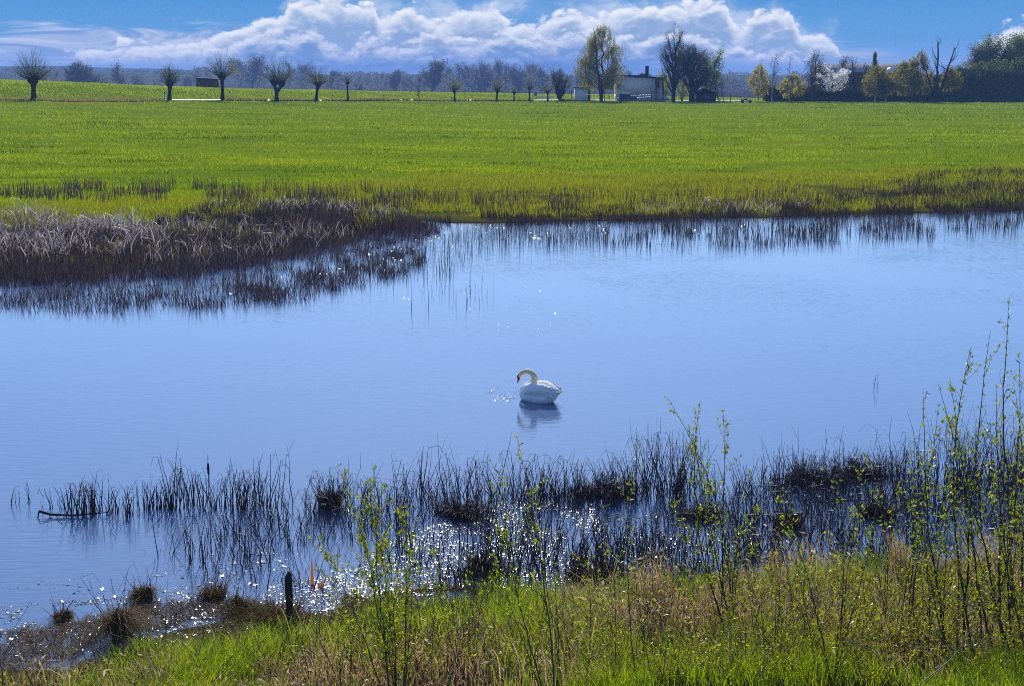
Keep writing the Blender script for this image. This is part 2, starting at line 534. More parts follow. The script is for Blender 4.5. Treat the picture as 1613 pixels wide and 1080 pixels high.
big = n.noise(pos, 0.10, 3, 0.5)
wc = n.mix(big, (0.060, 0.104, 0.205), (0.070, 0.116, 0.222))
p = n.new('ShaderNodeBsdfPrincipled')
n.t.links.new(wc, p.inputs['Base Color'])
p.inputs['Roughness'].default_value = 0.05
p.inputs['IOR'].default_value = 1.45
b = n.new('ShaderNodeBump'); b.inputs['Distance'].default_value = 0.0065; b.inputs['Strength'].default_value = 1.0
n.t.links.new(ht, b.inputs['Height']); n.t.links.new(b.outputs[0], p.inputs['Normal'])
out(n, p.outputs[0])
tag(obj('water', [(-400, 8, 0), (400, 8, 0), (400, 125, 0), (-400, 125, 0)], [(0, 1, 2, 3)], m), 'calm blue pond water with fine ripples', 'water', kind='structure')

# ------------------------------------------------------------------ country road behind the willows
uu = np.linspace(bearing(-300), bearing(1180), 160)
V = []
for u in uu:
    d = row_d(u) + 3.0
    for k, (e, h) in enumerate(((0, -.1), (0, .10), (5.0, .14), (5.0, -.1))):
        dd = d + e; x = u * dd
        V.append((x, dd, gz(u * d, d) + h))
F = [(4 * i + k, 4 * i + 4 + k, 4 * i + 5 + k, 4 * i + 1 + k) for i in range(len(uu) - 1) for k in range(3)]
tag(obj('road', V, F, mat_plain('road_asphalt', (0.20, 0.20, 0.21), (0.15, 0.15, 0.16), 0.6, 0.32, 0.6)), 'pale narrow country road at the foot of the dyke', 'road', kind='structure')

# ------------------------------------------------------------------ far hills
rng = np.random.default_rng(4)
V, F = [], []
NX = 160
for i in range(NX + 1):
    px = -600 + i * 2600 / NX
    top = np.interp(px, [-600, 0, 90, 200, 330, 420, 520, 700, 900, 1100, 1400, 2000], [109, 105, 104, 108, 113, 117, 119, 117, 118, 119, 118, 117]) + (fbm(np.array([px / 60.]), np.array([2.]), 5)[0] - .5) * 4
    for d, k in ((2100, 0.0), (2400, 0.75), (2700, 1.0), (3100, 0.8)):
        x = bearing(px) * d
        V.append((x, d, -5.0 + k * max(2.0, (CAM_H + (HORIZON - top) / F_PX * d + 5.0))))
for i in range(NX):
    for k in range(3):
        a = i * 4 + k
        F.append((a, a + 4, a + 5, a + 1))
tag(obj('hills', V, F, mat_plain('hill_woods', (0.03, 0.06, 0.02), (0.05, 0.07, 0.03), 0.02, 0.9, 0), smooth=True), 'low wooded hills far away on the skyline', 'hills', kind='structure')
# ------------------------------------------------------------------ trees
BARK_DARK = mat_plain('bark_dark', (0.035, 0.030, 0.026), (0.020, 0.017, 0.015), 6, 0.9, 0.1, bump=0.03)
BARK_BIRCH = mat_plain('bark_birch', (0.50, 0.48, 0.44), (0.12, 0.10, 0.09), 2.2, 0.8, 0.2)
BARK_GREY = mat_plain('bark_grey', (0.060, 0.050, 0.045), (0.035, 0.030, 0.028), 6, 0.9, 0.1)
TWIG = mat_plain('twig_brown', (0.105, 0.090, 0.050), (0.060, 0.050, 0.032), 4, 0.9, 0)
L_WILLOW = mat_leaf('leaf_willow', [(0.182, 0.238, 0.032), (0.292, 0.347, 0.041), (0.401, 0.420, 0.049)], 0.5, 0.7, 0)
L_BIRCH = mat_leaf('leaf_birch', [(0.176, 0.169, 0.014), (0.297, 0.270, 0.017), (0.432, 0.378, 0.022)], 0.55, 0.7, 0)
L_GREEN = mat_leaf('leaf_green', [(0.081, 0.115, 0.012), (0.149, 0.189, 0.014), (0.243, 0.270, 0.022)], 0.4, 0.7, 0)
L_YELLOW = mat_leaf('leaf_yellow', [(0.297, 0.284, 0.014), (0.459, 0.405, 0.018), (0.621, 0.513, 0.024)], 0.55, 0.7, 0)
L_BUD = mat_leaf('leaf_buds', [(0.07, 0.06, 0.04), (0.10, 0.085, 0.05), (0.13, 0.12, 0.045)], 0.25, 0.7, 0)
L_DARK = mat_leaf('leaf_dark', [(0.026, 0.043, 0.019), (0.048, 0.074, 0.027), (0.098, 0.130, 0.030)], 0.25, 0.7, 0)
L_BLOSSOM = mat_leaf('blossom_white', [(0.72, 0.70, 0.68), (0.80, 0.78, 0.77), (0.86, 0.84, 0.82)], 0.55, tcol=(1, 1, 1))
L_FAR = mat_leaf('leaf_far', [(0.10, 0.095, 0.08), (0.14, 0.135, 0.11), (0.16, 0.16, 0.11)], 0.4, 0.7, 0)

def unit(v):
    return v / (np.linalg.norm(v) + 1e-9)
class G: pass
class Grow:
    def __init__(s, seed):
        s.r = np.random.default_rng(seed)
        s.seg = []; s.tip = []
    def limb(s, p, d, L, r, lv, o):
        """o: per-level settings (pieces, wander, lift, children, angle, length share, radius share)"""
        n, wander, lift, kids, ang, ls, rs = o[lv]
        q = p.copy()
        for i in range(n):
            d = unit(d + s.r.normal(size=3) * wander + np.array([0, 0, lift]))
            q2 = q + d * L / n
            r1 = r * (1 - 0.75 * (i + 1) / n) if lv else r * (1 - 0.6 * (i + 1) / n)
            r0 = r * (1 - 0.75 * i / n) if lv else r * (1 - 0.6 * i / n)
            s.seg.append((*q, r0, *q2, max(r1, 0.004)))
            if lv == len(o) - 1:
                s.tip.append((q2, d))
            q = q2
            if lv + 1 < len(o):
                lo = s.skip if lv == 0 else 0.15
                if (i + 1) / n > lo:
                    kn = kids / n if lv else kids / (n * (1 - s.skip))
                    for _ in range(int(kn + s.r.random())):
                        ax = unit(np.cross(d, s.r.normal(size=3)))
                        a = ang * (0.75 + 0.5 * s.r.random())
                        dd = unit(d * math.cos(a) + ax * math.sin(a))
                        f = 1.0 - (0.55 if lv == 0 else 0.45) * (i / n)
                        s.limb(q - d * L / n * s.r.random() * .8, dd, L * ls * f * (0.7 + 0.6 * s.r.random()), max(r0 * rs, 0.006), lv + 1, o)
    def tree(s, base, H, r, o, skip=0.3, leaders=1, spread=0.12, lean=(0, 0)):
        s.skip = skip
        for k in range(leaders):
            d = unit(np.array([lean[0] + s.r.normal() * spread * (leaders > 1), lean[1] + s.r.normal() * spread * (leaders > 1), 1.0]))
            s.limb(np.array(base, float) + np.array([s.r.normal() * .15 * (leaders > 1), s.r.normal() * .1 * (leaders > 1), -0.3]), d, H * (1 - .12 * k), r * (1 - .18 * k), 0, o)
        return s
def split_segs(seg, r=0.05):
    S = np.array(seg)
    return S[S[:, 3] >= r], S[S[:, 3] < r]
def foliage(g, n_per, size, rng, jitter=0.35, aspect=0.55, hang=0.0, keep=1.0, up=0.0):
    T = np.array([t[0] for t in g.tip])
    if keep < 1: T = T[rng.random(len(T)) < keep]
    C = np.repeat(T, n_per, 0) + rng.normal(size=(len(T) * n_per, 3)) * jitter
    if hang: C[:, 2] -= rng.random(len(C)) * hang
    return leaves(C, size * (0.6 + 0.8 * rng.random(len(C))), rng, aspect, up)
def make_tree(name, label, cat, base, g, bark, leaf=None, LF=None, group=None, crown='crown', twig=TWIG, r_split=0.05, k=6):
    """trunk and limbs, fine branches and leaves hang under one Empty at the foot"""
    root = thing(name, label, cat, tuple(base), group)
    b = np.array(base)
    big, small = split_segs(g.seg, r_split)
    def loc(v): return np.asarray(v) - b
    v, f = tubes(big, k)
    nb = len(f)
    if len(small):
        v2_, f2_ = tubes(small, 3)
        v, f = join((v, f), (v2_, f2_))
    t_ = obj('trunk', loc(v), f, bark, root, True)
    t_.data.materials.append(twig)
    mi = np.zeros(len(f), dtype=np.int32); mi[nb:] = 1
    t_.data.polygons.foreach_set('material_index', mi)
    if LF is not None and len(LF[0]):
        obj(crown, loc(LF[0]), LF[1], leaf, root)
    return root

# --- pollard willows along the road
MPP = lambda d: d * math.cos(PITCH) / F_PX          # metres per photo pixel at distance d
def pollard(seed, px, top, head, hw, tw, label, leafy=1.0, lean=0.0, fork=False, n_tw=150, side=0.0, d_off=0.0, right_clump=False, name='pollard_willow'):
    rng = np.random.default_rng(seed)
    d = float(row_d(bearing(px))) + d_off
    b = stand(px, d); s = MPP(d)
    base_py = HORIZON + (CAM_H - b[2]) / s
    Hh, Ht, HW, r = (base_py - head) * s, (base_py - top) * s, hw * s, tw * s / 2
    seg = []
    q = b.copy(); q[2] -= .3
    n = 7
    for i in range(n):
        t = (i + 1) / n
        q2 = b + np.array([lean * Hh * t + rng.normal() * .05 * r, rng.normal() * .03, Hh * t])
        f0 = 1.35 - .5 * min(1, i / 3); f1 = 1.35 - .5 * min(1, (i + 1) / 3)
        if i >= n - 2: f1 = 1.15
        seg.append((*q, r * f0, *q2, r * f1)); q = q2
    heads = [q.copy()]
    if fork:
        heads = []
        for sx in (-1, 1):
            h = q + np.array([sx * r * (1.0 if sx < 0 else 2.3), 0, r * 2.4 * (1 if sx < 0 else .8)])
            j = q - np.array([0, 0, Hh * .35])
            mid = (j + h) / 2 + np.array([sx * r * .15, 0, -r * .3])
            seg.append((*j, r * .8, *mid, r * .7)); seg.append((*mid, r * .7, *h, r * .8)); heads.append(h)
    tips = []
    for hd in heads:
        # swollen knob
        for i in range(16):
            dd = unit(np.array([rng.normal(), rng.normal(), abs(rng.normal()) * .8 + .1]))
            e = hd + dd * r * (1.5 + .7 * rng.random())
            seg.append((*(hd - np.array([0, 0, r * .7])), r * 1.05, *e, r * .42))
        m_ = n_tw // len(heads)
        for i in range(m_):
            a = rng.random() * 2 * math.pi
            v = rng.random() ** .6 * 1.25            # angle from the vertical
            dirv = np.array([math.cos(a) * math.sin(v) + side * .3, math.sin(a) * math.sin(v), math.cos(v)])
            ell = 1 / math.sqrt((math.sin(v) / HW) ** 2 + (math.cos(v) / (Ht - Hh)) ** 2)
            L = ell * (0.55 + .5 * rng.random()) * (1.0 if v < 1.0 else .9)
            p0 = hd + dirv * r * .9
            dcur = dirv.copy(); pc = p0; np_ = 4
            rad = max(0.018, s * .12)
            for k in range(np_):
                dcur = unit(dcur + rng.normal(size=3) * .07 + np.array([0, 0, .05]))
                pn = pc + dcur * L / np_
                seg.append((*pc, rad * (1 - .2 * k), *pn, rad * (1 - .2 * (k + 1)) + .004))
                if k >= 1: tips.append((pn, dcur))
                if k in (1, 2):
                    e = pn + unit(dcur + rng.normal(size=3) * .35) * L * .3
                    seg.append((*pn, rad * .55, *e, rad * .25)); tips.append((e, dcur))
                pc = pn
    g = G(); g.seg = seg
    T = np.array([t[0] for t in tips]); 
    k = rng.random(len(T)) < .8 * leafy
    Tn = np.repeat(T[k], 2, 0)
    C = Tn + rng.normal(size=Tn.shape) * .22
    if right_clump:
        cc = heads[0] + np.array([HW * .62, 0, (Ht - Hh) * .38])
        C = np.concatenate([C, cc + rng.normal(size=(900, 3)) * np.array([HW * .17, HW * .2, (Ht - Hh) * .14])])
    LF = leaves(C, (.07 + .08 * rng.random(len(C))) * max(1, s / .12), rng, .4, .4)
    v = np.array(seg)
    return make_tree(name, label, 'tree', b, g, BARK_DARK, L_WILLOW, LF, 'pollarded willows along the country road', r_split=.075)
pollard(11, 51, 76, 129, 38, 8.5, 'big pollard willow at the far left with a wide fan of bare twigs', .7, .03, n_tw=230)
pollard(12, 265, 101, 134, 27, 6.5, 'pollard willow left of the brown shed with a leaning trunk', .7, .09, n_tw=170)
pollard(13, 349, 83, 124, 31, 6, 'pollard willow beside the brown shed with one denser leafy side', 1.0, .02, n_tw=190, right_clump=True)
pollard(14, 435, 95, 139, 29, 7, 'pollard willow with a forked trunk and two knobbed heads', 1.2, .0, fork=True, n_tw=210)
pollard(15, 497, 102, 136, 25, 5.5, 'pollard willow with a slanting trunk left of the thin bare one', 1.2, .12, n_tw=170)
pollard(16, 547, 117, 132, 12, 3.2, 'thin young pollard willow just left of the triangular road sign', .35, .0, n_tw=60)
pollard(17, 716, 119, 144, 14, 3.6, 'small pollard willow with a round bright green head', 2.2, .0, n_tw=150)
pollard(18, 782, 120, 144, 15, 3.8, 'small pollard willow with a broad brownish head in mid field', .9, .08, n_tw=110)
pollard(19, 810, 131, 146, 7, 3.0, 'smallest pollard willow with a narrow upright head', .5, .0, n_tw=40)
pollard(20, 834, 119, 141, 13, 3.2, 'slim pollard willow left of the white roadside rail', .5, .0, n_tw=70)
pollard(21, 863, 126, 146, 12, 3.2, 'small pollard willow standing in front of the white roadside rail', .9, .0, n_tw=80)

def grown(seed, base, H, r, o, **kw):
    return Grow(seed).tree(base, H, r, o, **kw)
VASE = lambda k: [(7, .05, .05, 9 * k, .55, .62, .55), (6, .10, .10, 6, .55, .5, .5), (5, .14, .06, 5, .6, .55, .55), (3, .2, .04, 0, 0, 0, 0)]
SPARSE = lambda k: [(7, .05, .05, 8 * k, .5, .55, .5), (5, .12, .12, 5, .5, .5, .5), (3, .2, .06, 0, 0, 0, 0)]

# bare vase-shaped tree and sapling by the road
b = stand(880, 326.0); s = MPP(326.0)
g = grown(31, b, 3.4, .26, [(3, .05, .1, 7, .55, 1.7, .6), (6, .06, .13, 6, .45, .5, .5), (4, .14, .08, 5, .5, .5, .5), (3, .2, .06, 0, 0, 0, 0)], skip=.3, leaders=2, spread=.25)
make_tree('bare_tree', 'bare upright tree left of the pale garden shed', 'tree', b, g, BARK_DARK, L_BUD, foliage(g, 1, .12, np.random.default_rng(1), .2))
b = stand(659, 302.0)
g = grown(32, b, 2.3, .05, SPARSE(1.2), skip=.2)
make_tree('bare_sapling', 'tiny bare sapling beside the road in mid field', 'sapling', b, g, BARK_DARK, L_BUD, foliage(g, 2, .14, np.random.default_rng(2), .15), r_split=.03)

# --- weeping birch left of the house
def weeping(seed, px, d, H, r, hw, leaf, name, label, n_leaf=5, size=.22, hang=1.6, lead=2, skip=.22, bark=BARK_GREY, keep=1.0, lean=(0, 0), group=None, prof_=None, n_str=None):
    """hanging strands of leaves gathered on arching limbs"""
    b = stand(px, d)
    rng = np.random.default_rng(seed)
    prof_ = prof_ or [(skip, .55), (skip + .15, .95), (.5, 1.0), (.7, .82), (.86, .5), (1.0, .08)]
    pt, pw = zip(*prof_)
    seg = []
    stems = []
    for k in range(lead):
        q = b + np.array([rng.normal() * .12 * (lead > 1), 0, -.3]); n = 9
        top = b + np.array([lean[0] * H + (k - (lead - 1) / 2) * hw * .35, rng.normal() * .2, H * (.94 - .14 * k)])
        pl = [q]
        for i in range(n):
            t = (i + 1) / n
            p_ = b + (top - b) * t + np.array([rng.normal() * .02 * H * (t < 1) * t, rng.normal() * .02 * H * t, 0])
            seg.append((*pl[-1], r * (1 - .88 * i / n) * (1 - .2 * k), *p_, r * (1 - .88 * (i + 1) / n) * (1 - .2 * k))); pl.append(p_)
        stems.append(np.array(pl))
    n_str = n_str or int(21 * H * hw * .9)
    C = []
    # limbs carry bunches of strands; gaps stay open between the bunches
    n_l = int(18 + H * 2.6)
    for i in range(n_l):
        t = pt[0] + (1 - pt[0]) * ((i + .5) / n_l) ** .9
        w = np.interp(t, pt, pw) * hw * (.72 + .42 * rng.random())
        a = (rng.random() - .5) * 2.4 + (math.pi if rng.random() < .5 else 0)
        st_ = stems[int(rng.integers(0, lead))]
        th = max(.12, min(.95, t - .06 - .22 * w / H))
        k_ = min(len(st_) - 2, int(th * (len(st_) - 1)))
        p0 = st_[k_] + (st_[k_ + 1] - st_[k_]) * (th * (len(st_) - 1) - k_)
        ax_x = b[0] + lean[0] * H * t
        e = np.array([ax_x + math.cos(a) * w, p0[1] + math.sin(a) * w, b[2] + H * t])
        m_ = (p0 + e) / 2 + np.array([0, 0, .16 * w])
        pl = [(1 - s_) ** 2 * p0 + 2 * s_ * (1 - s_) * m_ + s_ * s_ * e for s_ in np.linspace(0, 1, 6)]
        rl = max(.03, r * .30 * (1 - .6 * t))
        for j in range(5):
            seg.append((*pl[j], rl * (1 - .15 * j), *pl[j + 1], rl * (1 - .15 * (j + 1))))
        ns_ = max(3, int(n_str / n_l * (.4 + 1.1 * w / hw) * (.35 + 1.1 * rng.random())))
        for _ in range(ns_):
            s_ = .40 + .75 * rng.random() ** .8
            q = pl[min(5, int(s_ * 5))] + rng.normal(size=3) * np.array([.09, .09, .05]) * hw
            if rng.random() > keep + .15: continue
            L = hang * (.35 + .9 * rng.random())
            n_ = 5
            d_ = np.array([rng.normal() * .25, rng.normal() * .25, .05])
            for j in range(n_):
                d_ = d_ + np.array([rng.normal() * .08, rng.normal() * .08, -.32]); dn_ = unit(d_)
                q2 = q + dn_ * L / n_
                if q2[2] < b[2] + .14 * H: break
                seg.append((*q, .014, *q2, .011))
                for _ in range(n_leaf): C.append(q + (q2 - q) * rng.random() + rng.normal(size=3) * .09)
                q = q2
    g = G(); g.seg = seg
    C = np.array(C)
    LF = leaves(C, size * (.6 + .8 * rng.random(len(C))), rng, .5, -.5)
    return make_tree(name, label, 'tree', b, g, bark, leaf, LF, group)
weeping(41, 948, 328, 17.2, .40, 5.9, L_BIRCH, 'birch_tree', 'tall weeping birch with yellow-green leaves left of the pale house', 3, .21, 2.0, 3, .20, keep=.9, prof_=[(.20, .70), (.32, 1.0), (.55, .92), (.72, .70), (.86, .40), (1.0, .10)])
# --- bare dark trees right of the house
b = stand(1061, 327)
g = grown(42, b, 12.4, .50, [(8, .03, .04, 13, .72, .66, .55), (7, .07, .07, 8, .5, .5, .5), (5, .13, .08, 6, .55, .5, .5), (4, .2, .05, 0, 0, 0, 0)], skip=.16, leaders=2, spread=.10)
make_tree('bare_tree', 'tall dark bare tree with a bird nest right of the pale house', 'tree', b, g, BARK_DARK, L_BUD, foliage(g, 2, .14, np.random.default_rng(3), .28))
b = stand(1090, 330)
g = grown(43, b, 10.4, .55, [(8, .03, .04, 16, .80, .66, .55), (7, .07, .05, 8, .5, .5, .5), (5, .13, .05, 6, .55, .5, .5), (4, .2, .03, 0, 0, 0, 0)], skip=.2, leaders=2, spread=.08, lean=(.07, 0))
make_tree('dense_tree', 'dense dark budding tree behind the low dark hut', 'tree', b, g, BARK_DARK, L_BUD, foliage(g, 4, .17, np.random.default_rng(4), .35))
b = stand(1113, 336)
g = grown(44, b, 9.8, .22, [(8, .04, .04, 14, .6, .45, .5), (6, .09, .07, 7, .5, .5, .5), (4, .14, .05, 0, 0, 0, 0)], skip=.2, leaders=2, spread=.16, lean=(.08, 0))
make_tree('leafy_tree', 'green leafing tree at the right edge of the house garden', 'tree', b, g, BARK_GREY, L_GREEN, foliage(g, 8, .26, np.random.default_rng(5), .45))
b = stand(1047, 338)
g = grown(45, b, 6.5, .12, [(7, .05, .04, 12, .5, .35, .5), (5, .10, .07, 6, .5, .5, .5), (3, .14, .05, 0, 0, 0, 0)], skip=.1, leaders=3, spread=.2)
make_tree('garden_tree', 'light green garden tree between the house and the bare tree', 'tree', b, g, BARK_GREY, L_WILLOW, foliage(g, 4, .22, np.random.default_rng(6), .35))
b = stand(1075, 334)
g = grown(46, b, 4.4, .10, SPARSE(1.4), skip=.1, leaders=3, spread=.25)
make_tree('garden_bush', 'light green bush between the two dark bare trees', 'bush', b, g, BARK_GREY, L_WILLOW, foliage(g, 4, .2, np.random.default_rng(7), .3))
b = stand(1135, 332)
g = grown(47, b, 5.2, .10, SPARSE(1.4), skip=.15, leaders=3, spread=.25)
make_tree('bare_shrub', 'twiggy bare shrub right of the low dark hut', 'shrub', b, g, BARK_GREY, L_BUD, foliage(g, 2, .16, np.random.default_rng(8), .3))
b = stand(925, 336)
g = grown(48, b, 4.2, .10, SPARSE(1.6), skip=.1, leaders=4, spread=.5)
make_tree('garden_bush', 'light green bush behind the pale garden shed', 'bush', b, g, BARK_GREY, L_WILLOW, foliage(g, 5, .22, np.random.default_rng(9), .4))
# bird nest in the bare tree: a ball of twigs
rng = np.random.default_rng(10)
bt = stand(1061, 327); s = MPP(327)
c = np.array([bt[0] - 10.5 * s, 326.6, CAM_H + (120 - 91) * s])
sg = []
for i in range(150):
    a = unit(rng.normal(size=3)) * .45; e = unit(rng.normal(size=3)) * .62
    sg.append((*a, .025, *(a * .4 + e * .7), .015))
v, f = tubes(sg, 3)
o_ = obj('bird_nest', v, f, BARK_DARK); o_.location = c; tag(o_, 'round dark bird nest in the bare tree by the house', 'nest')

# --- the row on the right
DR = 327
weeping(51, 1196, DR + 3, 8.8, .14, 2.3, L_YELLOW, 'birch_tree', 'bright yellow-green young birch right of the open gap', 4, .22, 1.0, 2, .25, BARK_BIRCH, keep=.8)
b = stand(1217, DR + 2)
g = grown(52, b, 9.6, .13, [(9, .03, .05, 14, .6, .32, .5), (5, .1, .05, 6, .5, .5, .5), (3, .15, .03, 0, 0, 0, 0)], skip=.3)
make_tree('bare_birch', 'thin nearly bare birch beside the yellow-green birch', 'tree', b, g, BARK_BIRCH, L_BUD, foliage(g, 3, .18, np.random.default_rng(11), .3))
b = stand(1245, DR)
g = grown(53, b, 9.4, .11, [(9, .03, .05, 9, .5, .22, .5), (4, .1, .05, 5, .5, .5, .5), (3, .15, .03, 0, 0, 0, 0)], skip=.45)
make_tree('slim_birch', 'slim white-stemmed birch in front of the yellow bush', 'tree', b, g, BARK_BIRCH, L_BUD, foliage(g, 2, .18, np.random.default_rng(12), .3))
weeping(54, 1248, DR + 4, 6.6, .13, 3.2, L_YELLOW, 'golden_willow', 'low golden willow bush behind the slim birch', 5, .24, .9, 3, .25, BARK_GREY, keep=.7)
b = stand(1282, DR + 6)
g = grown(55, b, 9.8, .2, [(8, .04, .05, 14, .55, .4, .5), (5, .1, .07, 7, .5, .5, .5), (3, .15, .05, 0, 0, 0, 0)], skip=.2, leaders=2)
make_tree('budding_tree', 'brownish budding tree left of the long barn roof', 'tree', b, g, BARK_GREY, L_BUD, foliage(g, 5, .22, np.random.default_rng(13), .45))
b = stand(1307, DR - 2)
g = grown(56, b, 6.4, .22, [(6, .05, .02, 15, .95, .75, .5), (6, .10, .05, 8, .6, .5, .5), (4, .15, .02, 5, .6, .5, .5), (3, .2, 0, 0, 0, 0, 0)], skip=.3, leaders=1, lean=(.03, 0))
b0 = b
g.tip = [t for t in g.tip if (t[0][2] - b[2]) > 2.7]
make_tree('blossom_tree', 'round fruit tree in white blossom before the dark hedge', 'tree', b, g, BARK_DARK, L_BLOSSOM, foliage(g, 3, .17, np.random.default_rng(14), .16, .8), crown='blossom')
for sd, px, h, lb, dd in ((57, 1322, 9.8, 'dark leafless tree in front of the left end of the barn roof', 9), (58, 1350, 9.4, 'second dark leafless tree in front of the barn roof left of the pointed conifer', 8)):
    b = stand(px, DR + dd)
    g = grown(sd, b, h, .2, [(8, .04, .05, 13, .5, .34, .5), (5, .1, .07, 7, .5, .5, .5), (3, .15, .05, 0, 0, 0, 0)], skip=.2, leaders=2)
    make_tree('bare_tree', lb, 'tree', b, g, BARK_DARK, L_BUD, foliage(g, 3, .2, np.random.default_rng(sd), .4))
# pointed conifer
b = stand(1377, DR + 7); s = MPP(DR + 7)
rng = np.random.default_rng(59)
seg = [(*b, .22, *(b + np.array([0, 0, 11.4])), .02)]; C = []
for i in range(240):
    t = rng.random() ** .8
    z = 1.2 + t * 10.0
    L = (1 - t) * 2.3 + .15
    a = rng.random() * 6.283
    e = b + np.array([math.cos(a) * L, math.sin(a) * L, z - L * .25])
    seg.append((*(b + np.array([0, 0, z])), .035, *e, .01))
    for k in range(22):
        q = rng.random()
        C.append(b + np.array([math.cos(a) * L * q, math.sin(a) * L * q, z - L * .25 * q]) + rng.normal(size=3) * .13)
class G_: pass
g = G_(); g.seg = seg
make_tree('conifer', 'pointed conifer in front of the barn roof', 'tree', b, g, BARK_DARK, L_GREEN, leaves(np.array(C), .24, rng, .4))
weeping(60, 1380, DR, 8.6, .15, 3.6, L_BIRCH, 'birch_tree', 'weeping birch with twin white stems below the conifer', 5, .22, 1.2, 2, .3, BARK_BIRCH, keep=.8)
weeping(61, 1396, DR + 1, 7.0, .12, 2.6, L_BIRCH, 'birch_tree', 'smaller weeping birch right of the twin-stemmed one', 5, .22, 1.2, 1, .35, BARK_BIRCH, keep=.8)
weeping(62, 1436, DR + 2, 9.6, .22, 4.0, L_BIRCH, 'weeping_willow', 'leaning weeping willow with a slanting dark stem', 4, .23, 1.8, 1, .3, BARK_GREY, lean=(-.22, 0), keep=.75)
weeping(63, 1452, DR + 4, 11.8, .24, 3.4, L_BIRCH, 'weeping_willow', 'tall drooping willow left of the broken dead tree', 4, .24, 1.8, 2, .25, BARK_GREY, lean=(-.06, 0), keep=.75)
# broken dead tree
b = stand(1477, DR - 3)
g = Grow(64); g.skip = .3
o = [(7, .07, .06, 5, .8, .38, .5), (5, .16, .1, 5, .6, .5, .5), (4, .2, .05, 0, 0, 0, 0)]
for ln, hh, rr in (((.03, 0), 13.0, .33), ((.30, .1), 12.0, .27), ((-.42, .1), 9.6, .22), ((.55, 0), 8.8, .18)):
    g.limb(np.array(b) + np.array([0, 0, .6]), unit(np.array([ln[0], ln[1], 1.0])), hh, rr, 0, o)
g.seg.append((b[0], b[1], b[2] - .3, .55, b[0], b[1], b[2] + 1.2, .38))
make_tree('dead_tree', 'broken dead tree with bare jagged limbs before the hedge', 'tree', b, g, BARK_DARK, L_BUD, foliage(g, 1, .14, np.random.default_rng(15), .2))
weeping(65, 1497, DR + 5, 8.0, .14, 3.0, L_BIRCH, 'golden_willow', 'small golden willow right of the broken dead tree', 4, .24, 1.0, 2, .45, BARK_GREY, keep=.8)
for sd, px, h, hw, dd, lf, nm, lb in (
        (66, 1530, 11.5, .30, 40, L_FAR, 'far_tree', 'hazy budding tree on the rise left of the dark conifer'),
        (67, 1556, 13.4, .34, 42, L_GREEN, 'far_tree', 'tallest green tree on the rise at the right'),
        (68, 1584, 13.0, .26, 40, L_DARK, 'far_tree', 'dark narrow tree on the rise near the right edge'),
        (69, 1608, 14.2, .38, 36, L_GREEN, 'far_tree', 'broad green tree at the right edge of the rise')):
    b = stand(px, DR + dd)
    g = grown(sd, b, h, .25, [(8, .04, .05, 15, .6, hw * 1.3, .5), (5, .1, .06, 7, .5, .5, .5), (3, .15, .04, 0, 0, 0, 0)], skip=.2, leaders=2)
    make_tree(nm, lb, 'tree', b, g, BARK_GREY, lf, foliage(g, 16, .34, np.random.default_rng(sd), .7), 'trees on the rise at the right')

# --- clipped field hedges on the right
def hedge(seed, px0, px1, d0, d1, hfun, thick, label, n, leaf, size=.32):
    rng = np.random.default_rng(seed)
    V, F = [], []
    m_ = 60
    for i in range(m_ + 1):
        px = px0 + (px1 - px0) * i / m_; d = d0 + (d1 - d0) * i / m_
        p = stand(px, d); h = hfun(px) * .86 * (1 + .08 * rng.normal())
        for k, (yo, zo) in enumerate(((-.5, -.5), (-.42, .8), (-.12, 1.0), (.3, 1.0), (.5, -.5))):
            V.append((p[0], p[1] + yo * thick + rng.normal() * .1, p[2] + (h * zo if zo > 0 else -.2)))
    for i in range(m_):
        for k in range(4):
            F.append((i * 5 + k, i * 5 + 5 + k, i * 5 + 6 + k, i * 5 + 1 + k))
    t = rng.random(n)
    px = px0 + (px1 - px0) * t; d = d0 + (d1 - d0) * t
    X_ = bearing(px) * d
    hh = np.array([hfun(p) for p in px]) * (.8 + .4 * fbm(px / 7, px * 0, seed))
    zz = rng.random(n) ** .7
    Y_ = d + np.where(rng.random(n) < .75, -.5 + .12 * rng.normal(size=n), rng.random(n) - .5) * thick * (1 - .35 * zz)
    C = np.stack([X_, Y_, ground(X_, d) + zz * hh], 1)
    o0 = stand((px0 + px1) / 2, (d0 + d1) / 2)
    root = thing('hedge', label, 'hedge', tuple(o0), 'hedges behind the meadow on the right')
    obj('hedge_core', np.array(V) - o0, F, L_DARK, root)
    v, f = leaves(C, size * (.6 + .8 * rng.random(n)), rng, .6)
    obj('foliage', v - o0, f, leaf, root)
hedge(71, 1204, 1520, DR + 12, DR + 12, lambda p: np.interp(p, [1204, 1300, 1420, 1480, 1520], [3.5, 3.3, 3.2, 5.0, 6.2]), 3.0, 'long low dark hedge behind the birches', 16000, L_DARK)
hedge(72, 1440, 1680, DR + 16, DR + 12, lambda p: np.interp(p, [1440, 1500, 1560, 1613, 1680], [5.5, 6.8, 7.6, 8.0, 8.2]), 4.0, 'high dark hedge at the right edge of the meadow', 20000, L_DARK)
hedge(73, 1490, 1700, DR + 30, DR + 26, lambda p: np.interp(p, [1490, 1560, 1613, 1700], [8.2, 8.8, 10.2, 11]), 4.0, 'upper green hedge line on the rise at the right', 12000, L_GREEN)

